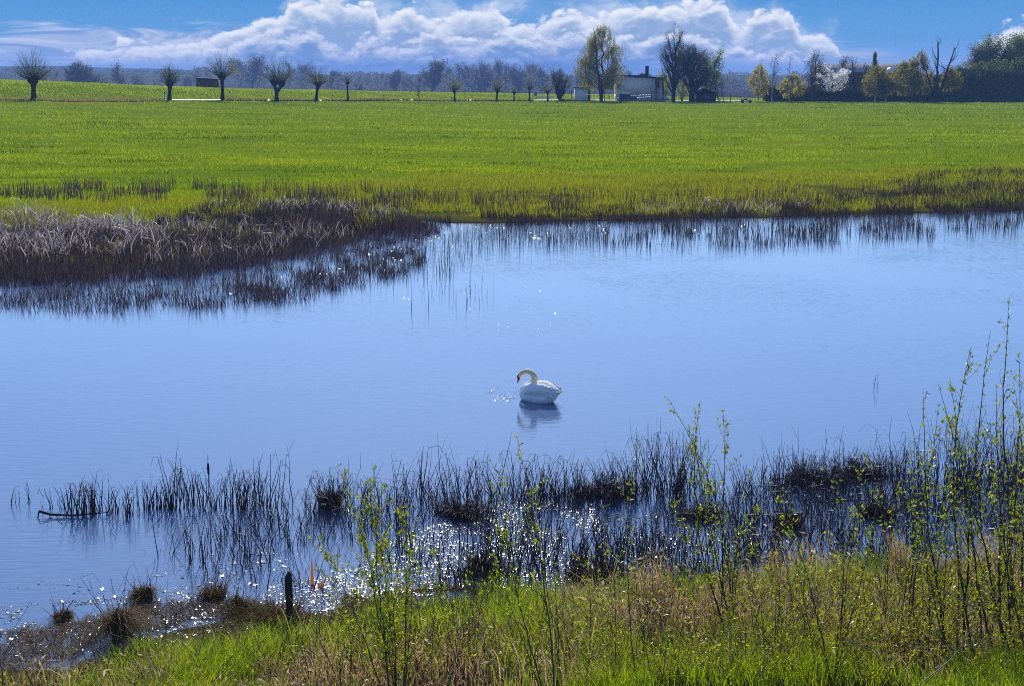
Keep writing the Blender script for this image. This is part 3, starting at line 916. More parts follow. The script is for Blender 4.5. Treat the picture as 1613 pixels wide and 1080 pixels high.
# --- hazy trees of the far plain
protos = []
for i, (h, leaders, sk, kk) in enumerate(((14, 2, .2, .50), (13, 1, .25, .42), (15, 2, .15, .36), (12, 3, .1, .55))):
    g = grown(80 + i, (0, 0, 0), h, .4, [(7, .05, .04, 13, .65, kk, .5), (6, .1, .07, 7, .55, .5, .5), (4, .15, .05, 0, 0, 0, 0)], skip=sk, leaders=leaders, spread=.15)
    rng = np.random.default_rng(90 + i)
    big, small = split_segs(g.seg, .05)
    v, f = join(tubes(big, 4), tubes(np.array(small) * np.array([1, 1, 1, 2.2, 1, 1, 1, 2.2]), 3)); t_me = mesh_from('trunk', v, f, BARK_GREY)
    v, f = foliage(g, 3 if i != 0 else 6, .55, rng, .7, .6)
    protos.append((t_me, mesh_from('crown', v, f, L_FAR), h))
def far_tree(px, d, top, label, kind, wide=1.0, group='hazy trees of the far plain', i=0):
    x = bearing(px) * d; z = gz(x, d); s = MPP(d)
    H = (HORIZON - top) * s + CAM_H - z
    t_me, c_me, h = protos[kind]
    root = thing('far_tree', label, 'tree', (x, d, z), group, rotz=i * 1.7)
    k = H / h
    root.scale = (k * wide, k * wide, k)
    for nm, me in (('trunk', t_me), ('crown', c_me)):
        link(nm, me, root)
far_tree(680, 900, 103, 'big round hazy tree rising above the far tree line', 0, 1.25, i=3)
far_tree(118, 800, 106, 'left one of the two broad hazy trees behind the dyke', 0, 1.25, i=4)
far_tree(143, 800, 110, 'right one of the two broad hazy trees behind the dyke', 0, 1.3, i=5)
far_tree(190, 850, 108, 'bare violet-grey hazy tree standing alone behind the dyke', 1, 1.3, i=6)
rng = np.random.default_rng(97)
FAR_LAB = 'hazy bare tree in the blue tree line of the far plain'
spec = [(308, 112), (330, 110), (377, 100), (395, 97), (412, 98), (455, 104), (475, 108), (520, 116), (535, 118)]
spec += [(px + rng.normal() * 4, np.interp(px, [560, 620, 660, 740, 800, 830, 870, 900, 1000, 1150, 1200], [124, 121, 124, 110, 106, 112, 115, 124, 128, 126, 126]) + rng.normal() * 3.5) for px in range(560, 1190, 11)]
spec += [(px, 121 + rng.normal() * 3) for px in range(10, 300, 26)]
for i, (px, top) in enumerate(spec):
    far_tree(px, 1000 + rng.random() * 300, top, FAR_LAB, int(rng.integers(0, 4)), 1.0 + .5 * rng.random(), i=i)
# undergrowth of that tree line
n_ = 52000
px = rng.random(n_) * 1900 - 100; d = 1000 + rng.random(n_) * 350
hh = np.interp(px, [0, 300, 500, 700, 900, 1300], [11, 11, 8, 9, 7, 8]) * (.5 + fbm(px / 12, px * 0 + 3, 5))
C = np.stack([bearing(px) * d, d, -4.8 + rng.random(n_) * (hh + 5)], 1)
v, f = leaves(C, .8 + .9 * rng.random(n_), rng, .8)
tag(obj('far_wood', v, f, L_FAR), 'low hazy wood along the far edge of the plain', 'wood', kind='stuff')
# ------------------------------------------------------------------ buildings and road furniture
WALL = mat_plain('wall_render', (0.80, 0.78, 0.76), (0.72, 0.71, 0.69), 0.8, 0.9, 0.1)
PLINTH = mat_plain('plinth_render', (0.52, 0.50, 0.49), (0.44, 0.43, 0.43), 0.8, 0.9, 0.1)
ROOF = mat_plain('roof_felt', (0.045, 0.045, 0.05), (0.03, 0.03, 0.035), 0.7, 0.7, 0.3)
WOOD_D = mat_plain('wood_dark', (0.045, 0.035, 0.030), (0.025, 0.020, 0.018), 2.0, 0.8, 0.2)
WOOD_B = mat_plain('wood_brown', (0.13, 0.085, 0.065), (0.085, 0.055, 0.045), 1.2, 0.8, 0.2)
GLASS = mat_plain('window_glass', (0.05, 0.06, 0.08), (0.03, 0.04, 0.05), 1.0, 0.1, 0.6)
WHITE_P = mat_plain('white_paint', (0.72, 0.72, 0.72), (0.62, 0.62, 0.62), 1.5, 0.5, 0.4)
STEEL = mat_plain('galvanised_steel', (0.30, 0.31, 0.33), (0.24, 0.25, 0.27), 1.5, 0.45, 0.5, 0.6)
SHEET = mat_plain('roof_sheet', (0.34, 0.33, 0.33), (0.26, 0.255, 0.255), 0.35, 1.0, 0.0)
BRICK = mat_plain('chimney_brick', (0.10, 0.065, 0.06), (0.06, 0.045, 0.045), 3, 0.9, 0.1)
BLACK = mat_plain('black_plastic', (0.02, 0.02, 0.02), (0.03, 0.03, 0.03), 3, 0.5, 0.3)
TEAL = mat_plain('dark_green_paint', (0.02, 0.06, 0.06), (0.025, 0.05, 0.055), 1, 0.35, 0.5)
TYRE = mat_plain('tyre_rubber', (0.02, 0.02, 0.02), (0.03, 0.03, 0.03), 3, 0.8, 0.2)

def prism(poly, axis, lo, hi):
    """outline in two axes pulled along the third (axis 0 = x, 1 = y); n-gon fan triangles"""
    V = []
    n = len(poly)
    for c in (lo, hi):
        for a, b in poly:
            V.append((c, a, b) if axis == 0 else (a, c, b))
    F = []
    for i in range(n):
        j = (i + 1) % n
        F += [(i, j, n + j), (i, n + j, n + i)]
    for i in range(1, n - 1):
        F += [(0, i + 1, i), (n, n + i, n + i + 1)]
    return V, F
def disc_y(cx, cy, cz, r, w, k=14):
    """a wheel-like drum lying along y"""
    return prism([(cx + r * math.cos(2 * math.pi * i / k), cz + r * math.sin(2 * math.pi * i / k)) for i in range(k)], 1, cy - w / 2, cy + w / 2)

# --- pale flat-roofed house
d = 333.0; s = MPP(d)
x0 = bearing(972) * d; x1 = bearing(1032) * d; x2 = bearing(1046) * d
zb = gz((x0 + x1) / 2, d)
house = thing('house', 'pale flat-roofed house with a chimney between the birch and bare trees', 'house', ((x0 + x1) / 2, d, zb))
w = x1 - x0; hw = w / 2; H1 = 5.3; DEP = 8.0
obj('wall', *boxes([((0, DEP / 2, H1 / 2 + .7), (w, DEP, H1 - 1.4)), ((hw + (x2 - x1) / 2 - .003, DEP / 2 + 1.1, H1 / 2 - .1), (x2 - x1, DEP - 2.2, H1 + .2 - .4))]), WALL, house)
obj('plinth', *boxes([((0, DEP / 2 - .02, .6), (w + .06, DEP + .06, 1.6))]), PLINTH, house)
rp = [(-hw - .35, H1 + .28), (hw * .30, H1 + .16), (hw + .5, H1 - .28), (x2 - (x0 + x1) / 2 + .35, H1 - .35), (x2 - (x0 + x1) / 2 + .35, H1 - .12), (hw + .5, H1 - .05), (hw * .30, H1 + .42), (-hw - .35, H1 + .46)]
roof = obj('roof', *prism(rp, 1, -.4, DEP + .4), ROOF, house)
ch = obj('chimney', *boxes([((hw * .62, 2.6, H1 + 1.25), (.75, .75, 2.4)), ((hw * .62, 2.6, H1 + 2.5), (.9, .9, .14)), ((hw * .42, 2.6, H1 + .55), (1.3, 1.4, .45))]), BRICK, roof)
wn = obj('window', *boxes([((hw + .75, 1.07, 3.5), (.9, .08, 1.3))]), GLASS, house)
obj('frame', *boxes([((hw + .75, 1.05, 4.18), (1.04, .1, .08)), ((hw + .75, 1.05, 2.82), (1.04, .1, .08)), ((hw + .27, 1.05, 3.5), (.08, .1, 1.28)), ((hw + 1.23, 1.05, 3.5), (.08, .1, 1.28))]), WHITE_P, wn)
obj('porch_post', *boxes([((hw + .3, -.05, 2.5), (.14, .14, 5.0))]), WOOD_D, house)
obj('porch_post', *boxes([((hw + 1.7, -.05, 2.5), (.14, .14, 5.0))]), WOOD_D, house)
obj('stairs', *boxes([((hw + 1.0 + .28 * i, .5, .2 + .1 * (9 - i)), (.3, 1.0, .2 + .2 * (9 - i) - .0)) for i in range(10)]), PLINTH, house)
v, f = tubes([(hw + .9, .0, 3.1, .05, hw + 3.7, .0, 1.3, .05), (hw + 3.7, .0, 1.3, .05, hw + 3.7, 0, 0, .05), (hw + .9, 0, 2.2, .05, hw + .9, 0, 3.1, .05)], 5)
obj('stair_rail', v, f, WOOD_D, house)

# --- pale garden shed left of the birch
d = 329.0; s = MPP(d); c = stand(917.5, d)
sh = thing('garden_shed', 'small pale garden shed with a dark lean-to roof left of the birch', 'shed', tuple(c))
W_ = 24.5 * s
obj('wall', *boxes([((-.2, 1.3, 1.35), (W_ - .5, 2.6, 2.9))]), WALL, sh)
obj('side_wall', *boxes([((W_ / 2 - .2, 1.3, 1.35), (.5, 2.62, 2.88))]), WOOD_D, sh)
obj('roof', *prism([(-W_ / 2 - .2, 2.86), (W_ / 2 + .25, 2.80), (W_ / 2 + .25, 3.0), (-W_ / 2 - .2, 3.08)], 1, -.3, 2.9), ROOF, sh)

# --- low dark hut on the right
d = 326.0; s = MPP(d); c = stand(1112, d)
hut = thing('garden_hut', 'low dark wooden hut with a pitched roof below the bare trees', 'hut', tuple(c))
W_ = 36 * s; hh = 2.1
obj('wall', *prism([(-W_ / 2 + .2, -.2), (W_ / 2 - .2, -.2), (W_ / 2 - .2, hh - .15), (-.3, hh + .75), (-W_ / 2 + .2, hh - .1)], 1, 0, 4), WOOD_D, hut)
obj('roof', *prism([(-W_ / 2 - .1, hh - .12), (-.3, hh + .77), (W_ / 2 + .2, hh - .22), (W_ / 2 + .2, hh - .04), (-.3, hh + .96), (-W_ / 2 - .1, hh + .06)], 1, -.4, 4.4), ROOF, hut)
obj('corner_board', *boxes([((-W_ / 2 + .26, -.04, 1.0), (.4, .06, 2.2))]), STEEL, hut)
dr = obj('door', *boxes([((.4, -.03, .95), (.9, .05, 1.9))]), WOOD_B, hut)
obj('handle', *boxes([((.75, -.08, .95), (.06, .05, .14))]), STEEL, dr)

# --- small pickup truck parked before the house
d = 326.0; s = MPP(d); c = stand(989, d)
tr = thing('parked_truck', 'small dark green truck with a white roof parked before the house', 'truck', tuple(c))
obj('body', *prism([(-1.9, .45), (1.95, .45), (1.98, .95), (1.75, 1.08), (.75, 1.15), (.72, 1.15), (-1.9, 1.15)], 1, -.85, .85), TEAL, tr, False)
obj('cab', *prism([(-1.9, 1.16), (.70, 1.16), (.42, 1.62), (.32, 1.70), (-1.85, 1.70)], 1, -.82, .82), TEAL, tr)
obj('roof', *boxes([((-.78, 0, 1.79), (2.35, 1.72, .16))]), WHITE_P, tr)
obj('window', *boxes([((-.2, -.835, 1.42), (.85, .03, .38))]), GLASS, tr)
obj('window', *boxes([((-1.3, -.835, 1.42), (.95, .03, .38))]), GLASS, tr)
obj('bumper', *boxes([((2.02, 0, .55), (.12, 1.7, .18))]), STEEL, tr)
for sx in (-1.2, 1.25):
    for sy in (-.78, .78):
        wh = obj('wheel', *disc_y(sx, sy, .34, .36, .2), TYRE, tr)
        obj('rim', *disc_y(sx, sy * 1.03, .34, .2, .2, 10), STEEL, wh)

# --- garden fence
rng = np.random.default_rng(120)
fc = stand(1020, 324)
fence = thing('garden_fence', 'thin wire fence on wooden posts in front of the house garden', 'fence', tuple(fc))
tops = []
for px, h, d in ((901, 2.6, 327), (936, 2.2, 326), (953, 2.3, 326), (960, 2.0, 326), (1003, 2.2, 325), (1027, 2.7, 323), (1046, 2.2, 324), (1074, 1.9, 324), (1087, 1.8, 324), (1141, 2.3, 325), (1152, 1.8, 326)):
    p = stand(px, d) - fc
    le = rng.normal() * .10
    sg = [(p[0], p[1], p[2] - .3, .09, p[0] + le, p[1], p[2] + h, .07)]
    v, f = tubes(sg, 6); obj('post', v, f, WOOD_D, fence)
    tops.append((p[0] + le * .6, p[1] - .08, p[2] + h * .62))
sg = []
for a, b in zip(tops[:-1], tops[1:]):
    for dz in (0, -.5):
        sg.append((a[0], a[1], a[2] + dz, .012, b[0], b[1], b[2] + dz, .012))
v, f = tubes(sg, 3); obj('wire', v, f, STEEL, fence)

# --- hay rake standing on the meadow
c = stand(1176, 322)
mc = thing('farm_machine', 'small dark farm implement left standing on the meadow', 'machine', tuple(c))
v, f = tubes([(-.9, 0, .6, .1, 1.0, 0, .5, .1), (-.9, 0, .5, .08, -1.2, 0, 1.25, .06), (-1.2, 0, 1.25, .06, -.9, 0, 1.4, .06), (.2, 0, .5, .08, .3, 0, 1.0, .06), (1.0, 0, .5, .08, 1.7, 0, .35, .05)] +
             [(-.7 + .25 * i, -.3, .55, .04, -.75 + .25 * i, -.5, .02, .03) for i in range(7)], 5)
obj('frame', v, f, WOOD_D, mc)
obj('tank', *boxes([((-.15, 0, .82), (.8, .7, .42))]), TEAL, mc)
for sx in (-.8, .9):
    obj('wheel', *disc_y(sx, -.45, .32, .34, .16), TYRE, mc)

# --- white roadside rail
d = 331.0; a = stand(841, d); e = stand(876, d); c = (a + e) / 2
rl = thing('roadside_rail', 'white roadside rail left of the pale garden shed', 'railing', tuple(c))
L_ = (e - a)[0] / 2
for t in (-1, -.78, -.2, .4, 1):
    obj('post', *boxes([((t * L_, 0, .9), (.12, .12, 2.0))]), WHITE_P, rl)
obj('rail', *boxes([((0, -.09, 1.72), (2 * L_, .06, .1)), ((-.85 * L_, -.09, 1.3), (L_ * .3, .06, .8))]), STEEL, rl)
obj('plank', *boxes([((-.05, -.1, .62), (2 * L_ * .85, .06, .26))]), WHITE_P, rl)

# --- triangular road sign, seen from behind
d = float(row_d(bearing(568))) + 2.2; c = stand(568, d)
sg_ = thing('road_sign', 'triangular road sign on a thin pole seen from behind', 'sign', tuple(c))
s = MPP(d); hgt = (152 - 127) * s
v, f = tubes([(0, 0, -.3, .045, 0, 0, hgt - .3, .04)], 7); obj('pole', v, f, STEEL, sg_)
obj('sign_plate', *prism([(-.58, hgt - 1.02), (.58, hgt - 1.02), (.5, hgt - .95 + .05), (.06, hgt), (-.06, hgt), (-.5, hgt - .95 + .05)], 1, -.08, -.06), STEEL, sg_)
obj('clamp', *boxes([((0, -.03, hgt - .75), (.3, .06, .05)), ((0, -.03, hgt - .45), (.2, .06, .05))]), BLACK, sg_)

# --- delineator posts along the road
for px, off, hpx, lb in ((258, 1.5, 12, 'white road marker post just left of the leaning pollard willow'), (361, 1.5, 14, 'white road marker post right of the brown shed'),
                    (523, 2.0, 9, 'white road marker post between the slanting willow and the thin one'), (604, 2.0, 8, 'white road marker post right of the triangular road sign'),
                    (711, 2.0, 6, 'white road marker post touching the round green willow')):
    d = float(row_d(bearing(px))) + off; c = stand(px, d)
    pt = thing('marker_post', lb, 'post', tuple(c), 'road marker posts')
    h = hpx * MPP(d) + .3
    obj('post', *prism([(-.09, -.2), (.09, -.2), (.09, h - .08), (-.09, h + .05)], 1, -.05, .05), WHITE_P, pt)
    obj('reflector_band', *boxes([((0, 0, h - .32), (.19, .112, .26))]), BLACK, pt)

# --- brown shed beyond the dyke
d = float(row_d(bearing(326))) + 52; s = MPP(d); x = bearing(325.5) * d
zt = CAM_H + (120 - 124.5) * s
zb = min(gz(x, d), CAM_H + (120 - 140) * s)
sh = thing('field_shed', 'brown flat-roofed shed beyond the dyke', 'shed', (x, d, zb))
W_ = 33 * s; h = zt - zb
obj('wall', *boxes([((0, 1.4, h / 2), (W_, 2.8, h))]), WOOD_B, sh)
obj('roof', *prism([(-W_ / 2 - .15, h - .02 + .06), (W_ / 2 + .15, h - .16), (W_ / 2 + .15, h + .04), (-W_ / 2 - .15, h + .24)], 1, -.3, 3.1), ROOF, sh)

# --- long barn behind the hedge
d = 372.0; s = MPP(d); xa = bearing(1294) * d; xb = bearing(1442) * d
zb = gz((xa + xb) / 2, d); ze = CAM_H + (120 - 112.5) * s - zb; zr = CAM_H + (120 - 100.5) * s - zb
barn = thing('barn', 'long grey-roofed barn behind the hedge', 'barn', ((xa + xb) / 2, d, zb))
L_ = (xb - xa) / 2
obj('wall', *boxes([((0, 6, ze / 2), (2 * L_ - .6, 12, ze - .1))]), WOOD_D, barn)
obj('roof', *prism([(-.6, ze - .1), (6.0, zr), (12.6, ze - .1), (12.6, ze - .35), (6.0, zr - .25), (-.6, ze - .35)], 0, -L_, L_), SHEET, barn)
gxl = bearing(1396) * d - (xa + xb) / 2
obj('dormer', *prism([(gxl - .8, ze - .6), (gxl + 1.0, ze - .6), (gxl + 2.4, ze + .95), (gxl + 1.0, ze + .9)], 1, -1.2, 3.0), WHITE_P, barn)
# ------------------------------------------------------------------ meadow grass and reeds
def mat_meadow():
    m, n = material('grass_meadow')
    geo = n.new('ShaderNodeNewGeometry')
    sp = n.new('ShaderNodeSeparateXYZ'); n.t.links.new(geo.outputs['Position'], sp.inputs[0])
    q = n.xyz(n.m('MULTIPLY', sp.outputs[0], .30), sp.outputs[1], 0.0)
    f = n.noise(q, .13, 5, .65)
    f2 = n.noise(q, .9, 4, .6)
    c = n.mix(n.ss(f, .40, .58), (0.145, 0.230, 0.003), (0.255, 0.325, 0.003))
    c = n.mix(n.m('MULTIPLY', n.ss(f2, .50, .72), .45), c, (0.33, 0.36, 0.006))
    c = n.mix(n.m('MULTIPLY', n.ss(f2, .46, .30), .85), c, (0.125, 0.190, 0.003))
    c = n.mix(n.m('MULTIPLY', n.ss(geo.outputs['Random Per Island'], .5, 1.0), .15), c, (0.36, 0.37, 0.008))
    d = n.new('ShaderNodeBsdfDiffuse'); n.t.links.new(c, d.inputs[0])
    t = n.new('ShaderNodeBsdfTranslucent'); n.t.links.new(n.mix(1.0, c, (1.25, 1.2, .6), 'MULTIPLY'), t.inputs[0])
    x = n.new('ShaderNodeMixShader'); x.inputs[0].default_value = .55
    n.t.links.new(d.outputs[0], x.inputs[1]); n.t.links.new(t.outputs[0], x.inputs[2])
    out(n, x.outputs[0])
    return m
G_MEADOW = mat_meadow()
G_SEDGE = mat_leaf('grass_sedge', [(0.11, 0.15, 0.006), (0.20, 0.24, 0.008), (0.31, 0.33, 0.010), (0.22, 0.18, 0.05)], 0.5, 0.5, 0)
G_WEED = mat_leaf('grass_weed', [(0.025, 0.050, 0.003), (0.045, 0.080, 0.004), (0.08, 0.12, 0.005)], 0.3, 0.6, 0)
G_DRY = mat_leaf('grass_dry', [(0.20, 0.15, 0.075), (0.30, 0.23, 0.12), (0.13, 0.10, 0.06), (0.16, 0.15, 0.05)], 0.4, 0.6, 0.15, tcol=(1.1, 1.0, .8))
REED_DARK = mat_leaf('reed_dark', [(0.026, 0.017, 0.027), (0.050, 0.032, 0.040), (0.085, 0.055, 0.054), (0.18, 0.12, 0.10)], 0.15, 0.42, 0.4)
REED_TOP = mat_leaf('reed_tops', [(0.10, 0.07, 0.075), (0.26, 0.20, 0.19), (0.58, 0.51, 0.49), (0.05, 0.035, 0.04)], 0.4, 0.45, 0.4, tcol=(1, 1, 1))
REED_MIX = mat_leaf('reed_mixed', [(0.03, 0.022, 0.028), (0.06, 0.042, 0.040), (0.10, 0.07, 0.05), (0.05, 0.034, 0.036)], 0.15, 0.5, 0.3)

def field(rng, n, u0, u1, y0, y1, power=2.0):
    """points spread over the meadow, thinner with distance"""
    t = rng.random(n)
    a = power - 1
    y = (y0 ** -a + t * (y1 ** -a - y0 ** -a)) ** (-1 / a)
    u = u0 + (u1 - u0) * rng.random(n)
    return u * y, y
def stuff(name, V, F, mat, label, cat):
    return tag(obj(name, V, F, mat), label, cat, kind='stuff')
def pts3(x, y, dz=0.0):
    return np.stack([x, y, ground(x, y) + dz], 1)
def yaw(rng, n, spread=1.2):
    return (rng.random(n) - .5) * 2 * spread
def lean_(rng, n, k):
    return rng.normal(size=(n, 2)) * k

rng = np.random.default_rng(200)
x, y = field(rng, 460000, -.42, .42, 60, 335, 2.4)
u = x / y; df = y - shore_y(u)
ok = (df > 10 + 6 * fbm(u * 60, y / 6, 11)) & (y < row_d(u) - 1 + 2 * rng.random(len(x)))
x, y = x[ok], y[ok]
dens = fbm(x / 5, y / 2.2, 21, 4)
broad = fbm(x / 22, y / 7, 27, 3)
ok = rng.random(len(x)) < np.clip(.22 + 2.4 * (dens - .32) + 1.6 * (broad - .5) - .45 * np.exp(-((y - (122 + 5 * np.sin(x / 30))) / 1.6) ** 2) - .35 * np.exp(-((y - (131 + 4 * np.sin(x / 24 + 1))) / 1.2) ** 2), .04, 1)
x, y = x[ok], y[ok]; dn_ = dens[ok]
k = (y / 80) ** .8
V, F = blades(pts3(x, y, -.02), (.05 + .08 * rng.random(len(x)) + .10 * dn_) * k ** .5, .028 * k * (1 + rng.random(len(x))), lean_(rng, len(x), .45), yaw(rng, len(x), 1.5), S=1)
stuff('meadow_grass', V, F, G_MEADOW, 'short bright green grass of the wide meadow', 'grass')

# grass on the dyke behind the road
n = 60000
u = -.44 + .62 * rng.random(n); e = 8 + 38 * rng.random(n); y = row_d(u) + e; x = u * y
V, F = blades(pts3(x, y, -.02), .16 + .22 * rng.random(n), .10 * (1 + rng.random(n)), lean_(rng, n, .4), yaw(rng, n, 1.5), S=1)
stuff('dyke_grass', V, F, G_MEADOW, 'green grass on the dyke behind the road', 'grass')

# darker weeds in loose tufts over the meadow
C = [at_z(a, b, 1.2)[:2] for a, b in ((35, 254), (10, 241), (245, 222), (353, 220), (352, 283), (405, 288), (1395, 262), (1120, 260), (965, 271), (1310, 284), (130, 242), (60, 234), (160, 203), (200, 206), (700, 262), (640, 250), (1250, 300), (830, 303))]
xx, yy = field(rng, 300, -.40, .40, 84, 320, 2.0)
C += list(np.stack([xx, yy], 1))
P, Hh, Ww = [], [], []
for i, c in enumerate(C):
    m_ = 110 if i < 18 else int(12 + 75 * rng.random() ** 2)
    r_ = (.50 if i < 18 else .16 + .007 * m_) * (c[1] / 100) ** .7
    q = np.array(c) + rng.normal(size=(m_, 2)) * np.array([r_ * 2.6, r_ * .7])
    P.append(q); Hh.append((.12 + .22 * rng.random(m_)) * (1.0 if i < 18 else .8) * (c[1] / 100) ** .4); Ww.append(np.full(m_, .035 * c[1] / 90))
P = np.concatenate(P); Hh = np.concatenate(Hh); Ww = np.concatenate(Ww)
V, F = blades(pts3(P[:, 0], P[:, 1], -.02), Hh, Ww, lean_(rng, len(P), .4), yaw(rng, len(P), 1.5), S=1)
stuff('meadow_weeds', V, F, G_WEED, 'darker weed tufts dotted over the meadow', 'weeds')

# rough dead growth along the foot of the dyke
def verge(px0, px1, n, e0, e1, h0, h1):
    px = px0 + (px1 - px0) * rng.random(n)
    u = bearing(px); y = row_d(u) + e0 + (e1 - e0) * rng.random(n)
    keep = fbm(px / 9, y / 3, 31) > .36
    u, y = u[keep], y[keep]
    return u * y, y, h0 + (h1 - h0) * rng.random(len(u))
A = [verge(-120, 268, 9000, -1.5, 3.0, .25, .6), verge(80, 235, 7000, -6, 2.5, .25, .6), verge(350, 560, 7000, .3, 3.0, .25, .6), verge(352, 420, 2500, -.5, 3, .3, .6), verge(540, 840, 12000, .5, 3.0, .25, .6),
     verge(880, 905, 1500, 1, 3, .3, .6), verge(275, 346, 1200, -1, 1.5, .08, .2)]
x = np.concatenate([a[0] for a in A]); y = np.concatenate([a[1] for a in A]); h = np.concatenate([a[2] for a in A])
G_VERGE = mat_leaf('grass_verge', [(0.15, 0.17, 0.015), (0.24, 0.18, 0.09), (0.32, 0.25, 0.15), (0.14, 0.14, 0.03), (0.19, 0.22, 0.012)], 0.5, .7, 0)
V, F = blades(pts3(x, y, -.03), h, .10 + .10 * rng.random(len(x)), lean_(rng, len(x), .3), yaw(rng, len(x), 1.3), S=1)
stuff('verge_growth', V, F, G_VERGE, 'rough brownish dead growth along the road verge', 'undergrowth')

# sedge belt between meadow and pond
n = 150000
u = -.43 + .86 * rng.random(n); w = rng.random(n)
df = 2 + 24 * w; y = shore_y(u) + df; x = u * y
m0 = fbm(x / 3, y / 1.2, 41, 3)
ok = (m0 > .36 + .12 * (df < 5)) & (df < 20 + 6 * m0) & ~((px_of(x / y * .985) < 560) & (df < 12))
x, y, df, m0 = x[ok], y[ok], df[ok], m0[ok]
V, F = blades(pts3(x, y, -.02), (.12 + .34 * rng.random(len(x)) ** 1.5) * (.35 + 1.2 * m0) * (1 - .5 * sstep(df, 16, 25)), .020 + .018 * rng.random(len(x)), lean_(rng, len(x), .22), yaw(rng, len(x)), S=2)
stuff('shore_sedge', V, F, G_SEDGE, 'yellow-green sedge belt along the far shore', 'sedge')

# dead brown stalks where the sedge meets the meadow
P = np.concatenate([poly_scatter(rng, [(-60, 318), (-60, 300), (330, 300), (760, 308), (760, 322), (300, 330)], 5200, .6),
                    poly_scatter(rng, [(760, 318), (760, 306), (1150, 300), (1700, 285), (1700, 300), (1100, 318)], 2200, .7)])
keep = fbm(P[:, 0] / 1.3, P[:, 1] / 2, 51, 3) > .50
P = P[keep]; n = len(P)
V, F = blades(pts3(P[:, 0], P[:, 1], -.02), .45 + .55 * rng.random(n), .026 + .022 * rng.random(n), lean_(rng, n, .14), yaw(rng, n), S=2)
stuff('dead_stalks', V, F, mat_leaf('dead_stalk', [(0.075, 0.05, 0.045), (0.12, 0.085, 0.07), (0.05, 0.035, 0.04)], .2), 'thin dead brown stalks at the edge of the meadow', 'stalks')

def reeds(polys, h0, h1, w0, w1, lean=.1, clump=.0, cs=1.0, seed=1, S=2, base=0.0, droop=0.0, noise_h=.5):
    Ps = []
    for poly, n in polys:
        P = poly_scatter(rng, poly, n)
        if clump > 0:
            f = fbm(P[:, 0] / cs, P[:, 1] / (cs * 1.4), seed, 3)
            P = P[f > clump]
        Ps.append(P)
    P = np.concatenate(Ps); n = len(P)
    hh = (h0 + (h1 - h0) * rng.random(n)) * (1 - noise_h + 2 * noise_h * fbm(P[:, 0] / 1.2, P[:, 1] / 1.2, seed + 5))
    z = np.maximum(ground(P[:, 0], P[:, 1]), -.35)
    hh = hh + np.maximum(0, -z)
    return blades(np.stack([P[:, 0], P[:, 1], z - .02], 1), hh, w0 + (w1 - w0) * rng.random(n), lean_(rng, n, lean), yaw(rng, n, 1.0), S=S, droop=droop, taper=.5)
# the dark bed on the left: dense behind, broken and thin where it runs out into open water
A = reeds([([(-120, 458), (-120, 384), (200, 384), (400, 378), (500, 378), (520, 392), (450, 412), (320, 434), (180, 446)], 15000)], .18, .66, .018, .036, .18, .41, .5, 61, noise_h=.75)
B = reeds([([(-120, 486), (-120, 440), (200, 428), (420, 400), (600, 382), (680, 368), (650, 398), (610, 424), (560, 446), (480, 470), (300, 484), (120, 488)], 15500)], .10, .42, .014, .034, .2, .495, .4, 62, noise_h=.75)
C_ = reeds([([(230, 372), (330, 353), (480, 343), (640, 349), (690, 357), (640, 368), (500, 374)], 6500)], .22, .66, .025, .045, .22, .45, .8, 63, noise_h=.6)
D_ = reeds([([(440, 402), (470, 380), (640, 362), (700, 360), (690, 372), (600, 390), (480, 412)], 5200)], .10, .42, .016, .034, .22, .46, .45, 68, noise_h=.7)
E_ = reeds([([(360, 452), (480, 425), (520, 405), (640, 392), (690, 405), (640, 432), (560, 458), (440, 482)], 6500), ([(-120, 492), (-120, 470), (200, 462), (420, 455), (440, 480), (200, 496)], 3600)], .10, .48, .015, .034, .22, .53, .5, 69, noise_h=.7)
stuff('reed_bed', *join(A, B, C_, D_, E_), REED_DARK, 'dark dead reed bed running out into the water on the left', 'reeds')
A = reeds([([(-120, 424), (-120, 372), (120, 366), (220, 374), (280, 386), (200, 408), (80, 420)], 3400)], .35, 1.05, .025, .06, .5, .42, .55, 64, S=3, droop=.3, noise_h=.8)
B = reeds([([(200, 420), (260, 375), (480, 368), (560, 372), (480, 398), (330, 420)], 900)], .45, .9, .02, .04, .4, .46, .8, 65, S=3, droop=.2)
C_ = reeds([([(330, 352), (330, 345), (480, 339), (640, 346), (655, 354), (500, 352)], 420)], .5, .85, .025, .04, .45, .42, .8, 66, S=3, droop=.3)
D_ = reeds([([(1000, 342), (1000, 334), (1250, 328), (1300, 332), (1200, 340)], 380)], .4, .75, .025, .04, .45, .42, .8, 67, S=3, droop=.3)
stuff('reed_tops', *join(A, B, C_, D_), REED_TOP, 'pale broken reed tops at the left edge of the reed bed', 'reeds')
# bent straws lying across the bed
P = poly_scatter(rng, [(-60, 425), (-60, 368), (200, 368), (420, 372), (520, 385), (350, 415)], 260)
n = len(P); a = rng.random(n) * 6.28; L = .2 + .45 * rng.random(n); t = (rng.random(n) - .4) * 1.8
z0 = .55 + .6 * rng.random(n) * (1 - sstep(P[:, 0], -14, -6) * .5)
sg = np.stack([P[:, 0], P[:, 1], z0, np.full(n, .010), P[:, 0] + np.cos(a) * L, P[:, 1] + np.sin(a) * L * .4, z0 + t * L, np.full(n, .008)], 1)
v, f = tubes(sg, 3)
stuff('bent_straws', v, f, REED_TOP, 'pale bent straws lying over the dark reed bed', 'straw')
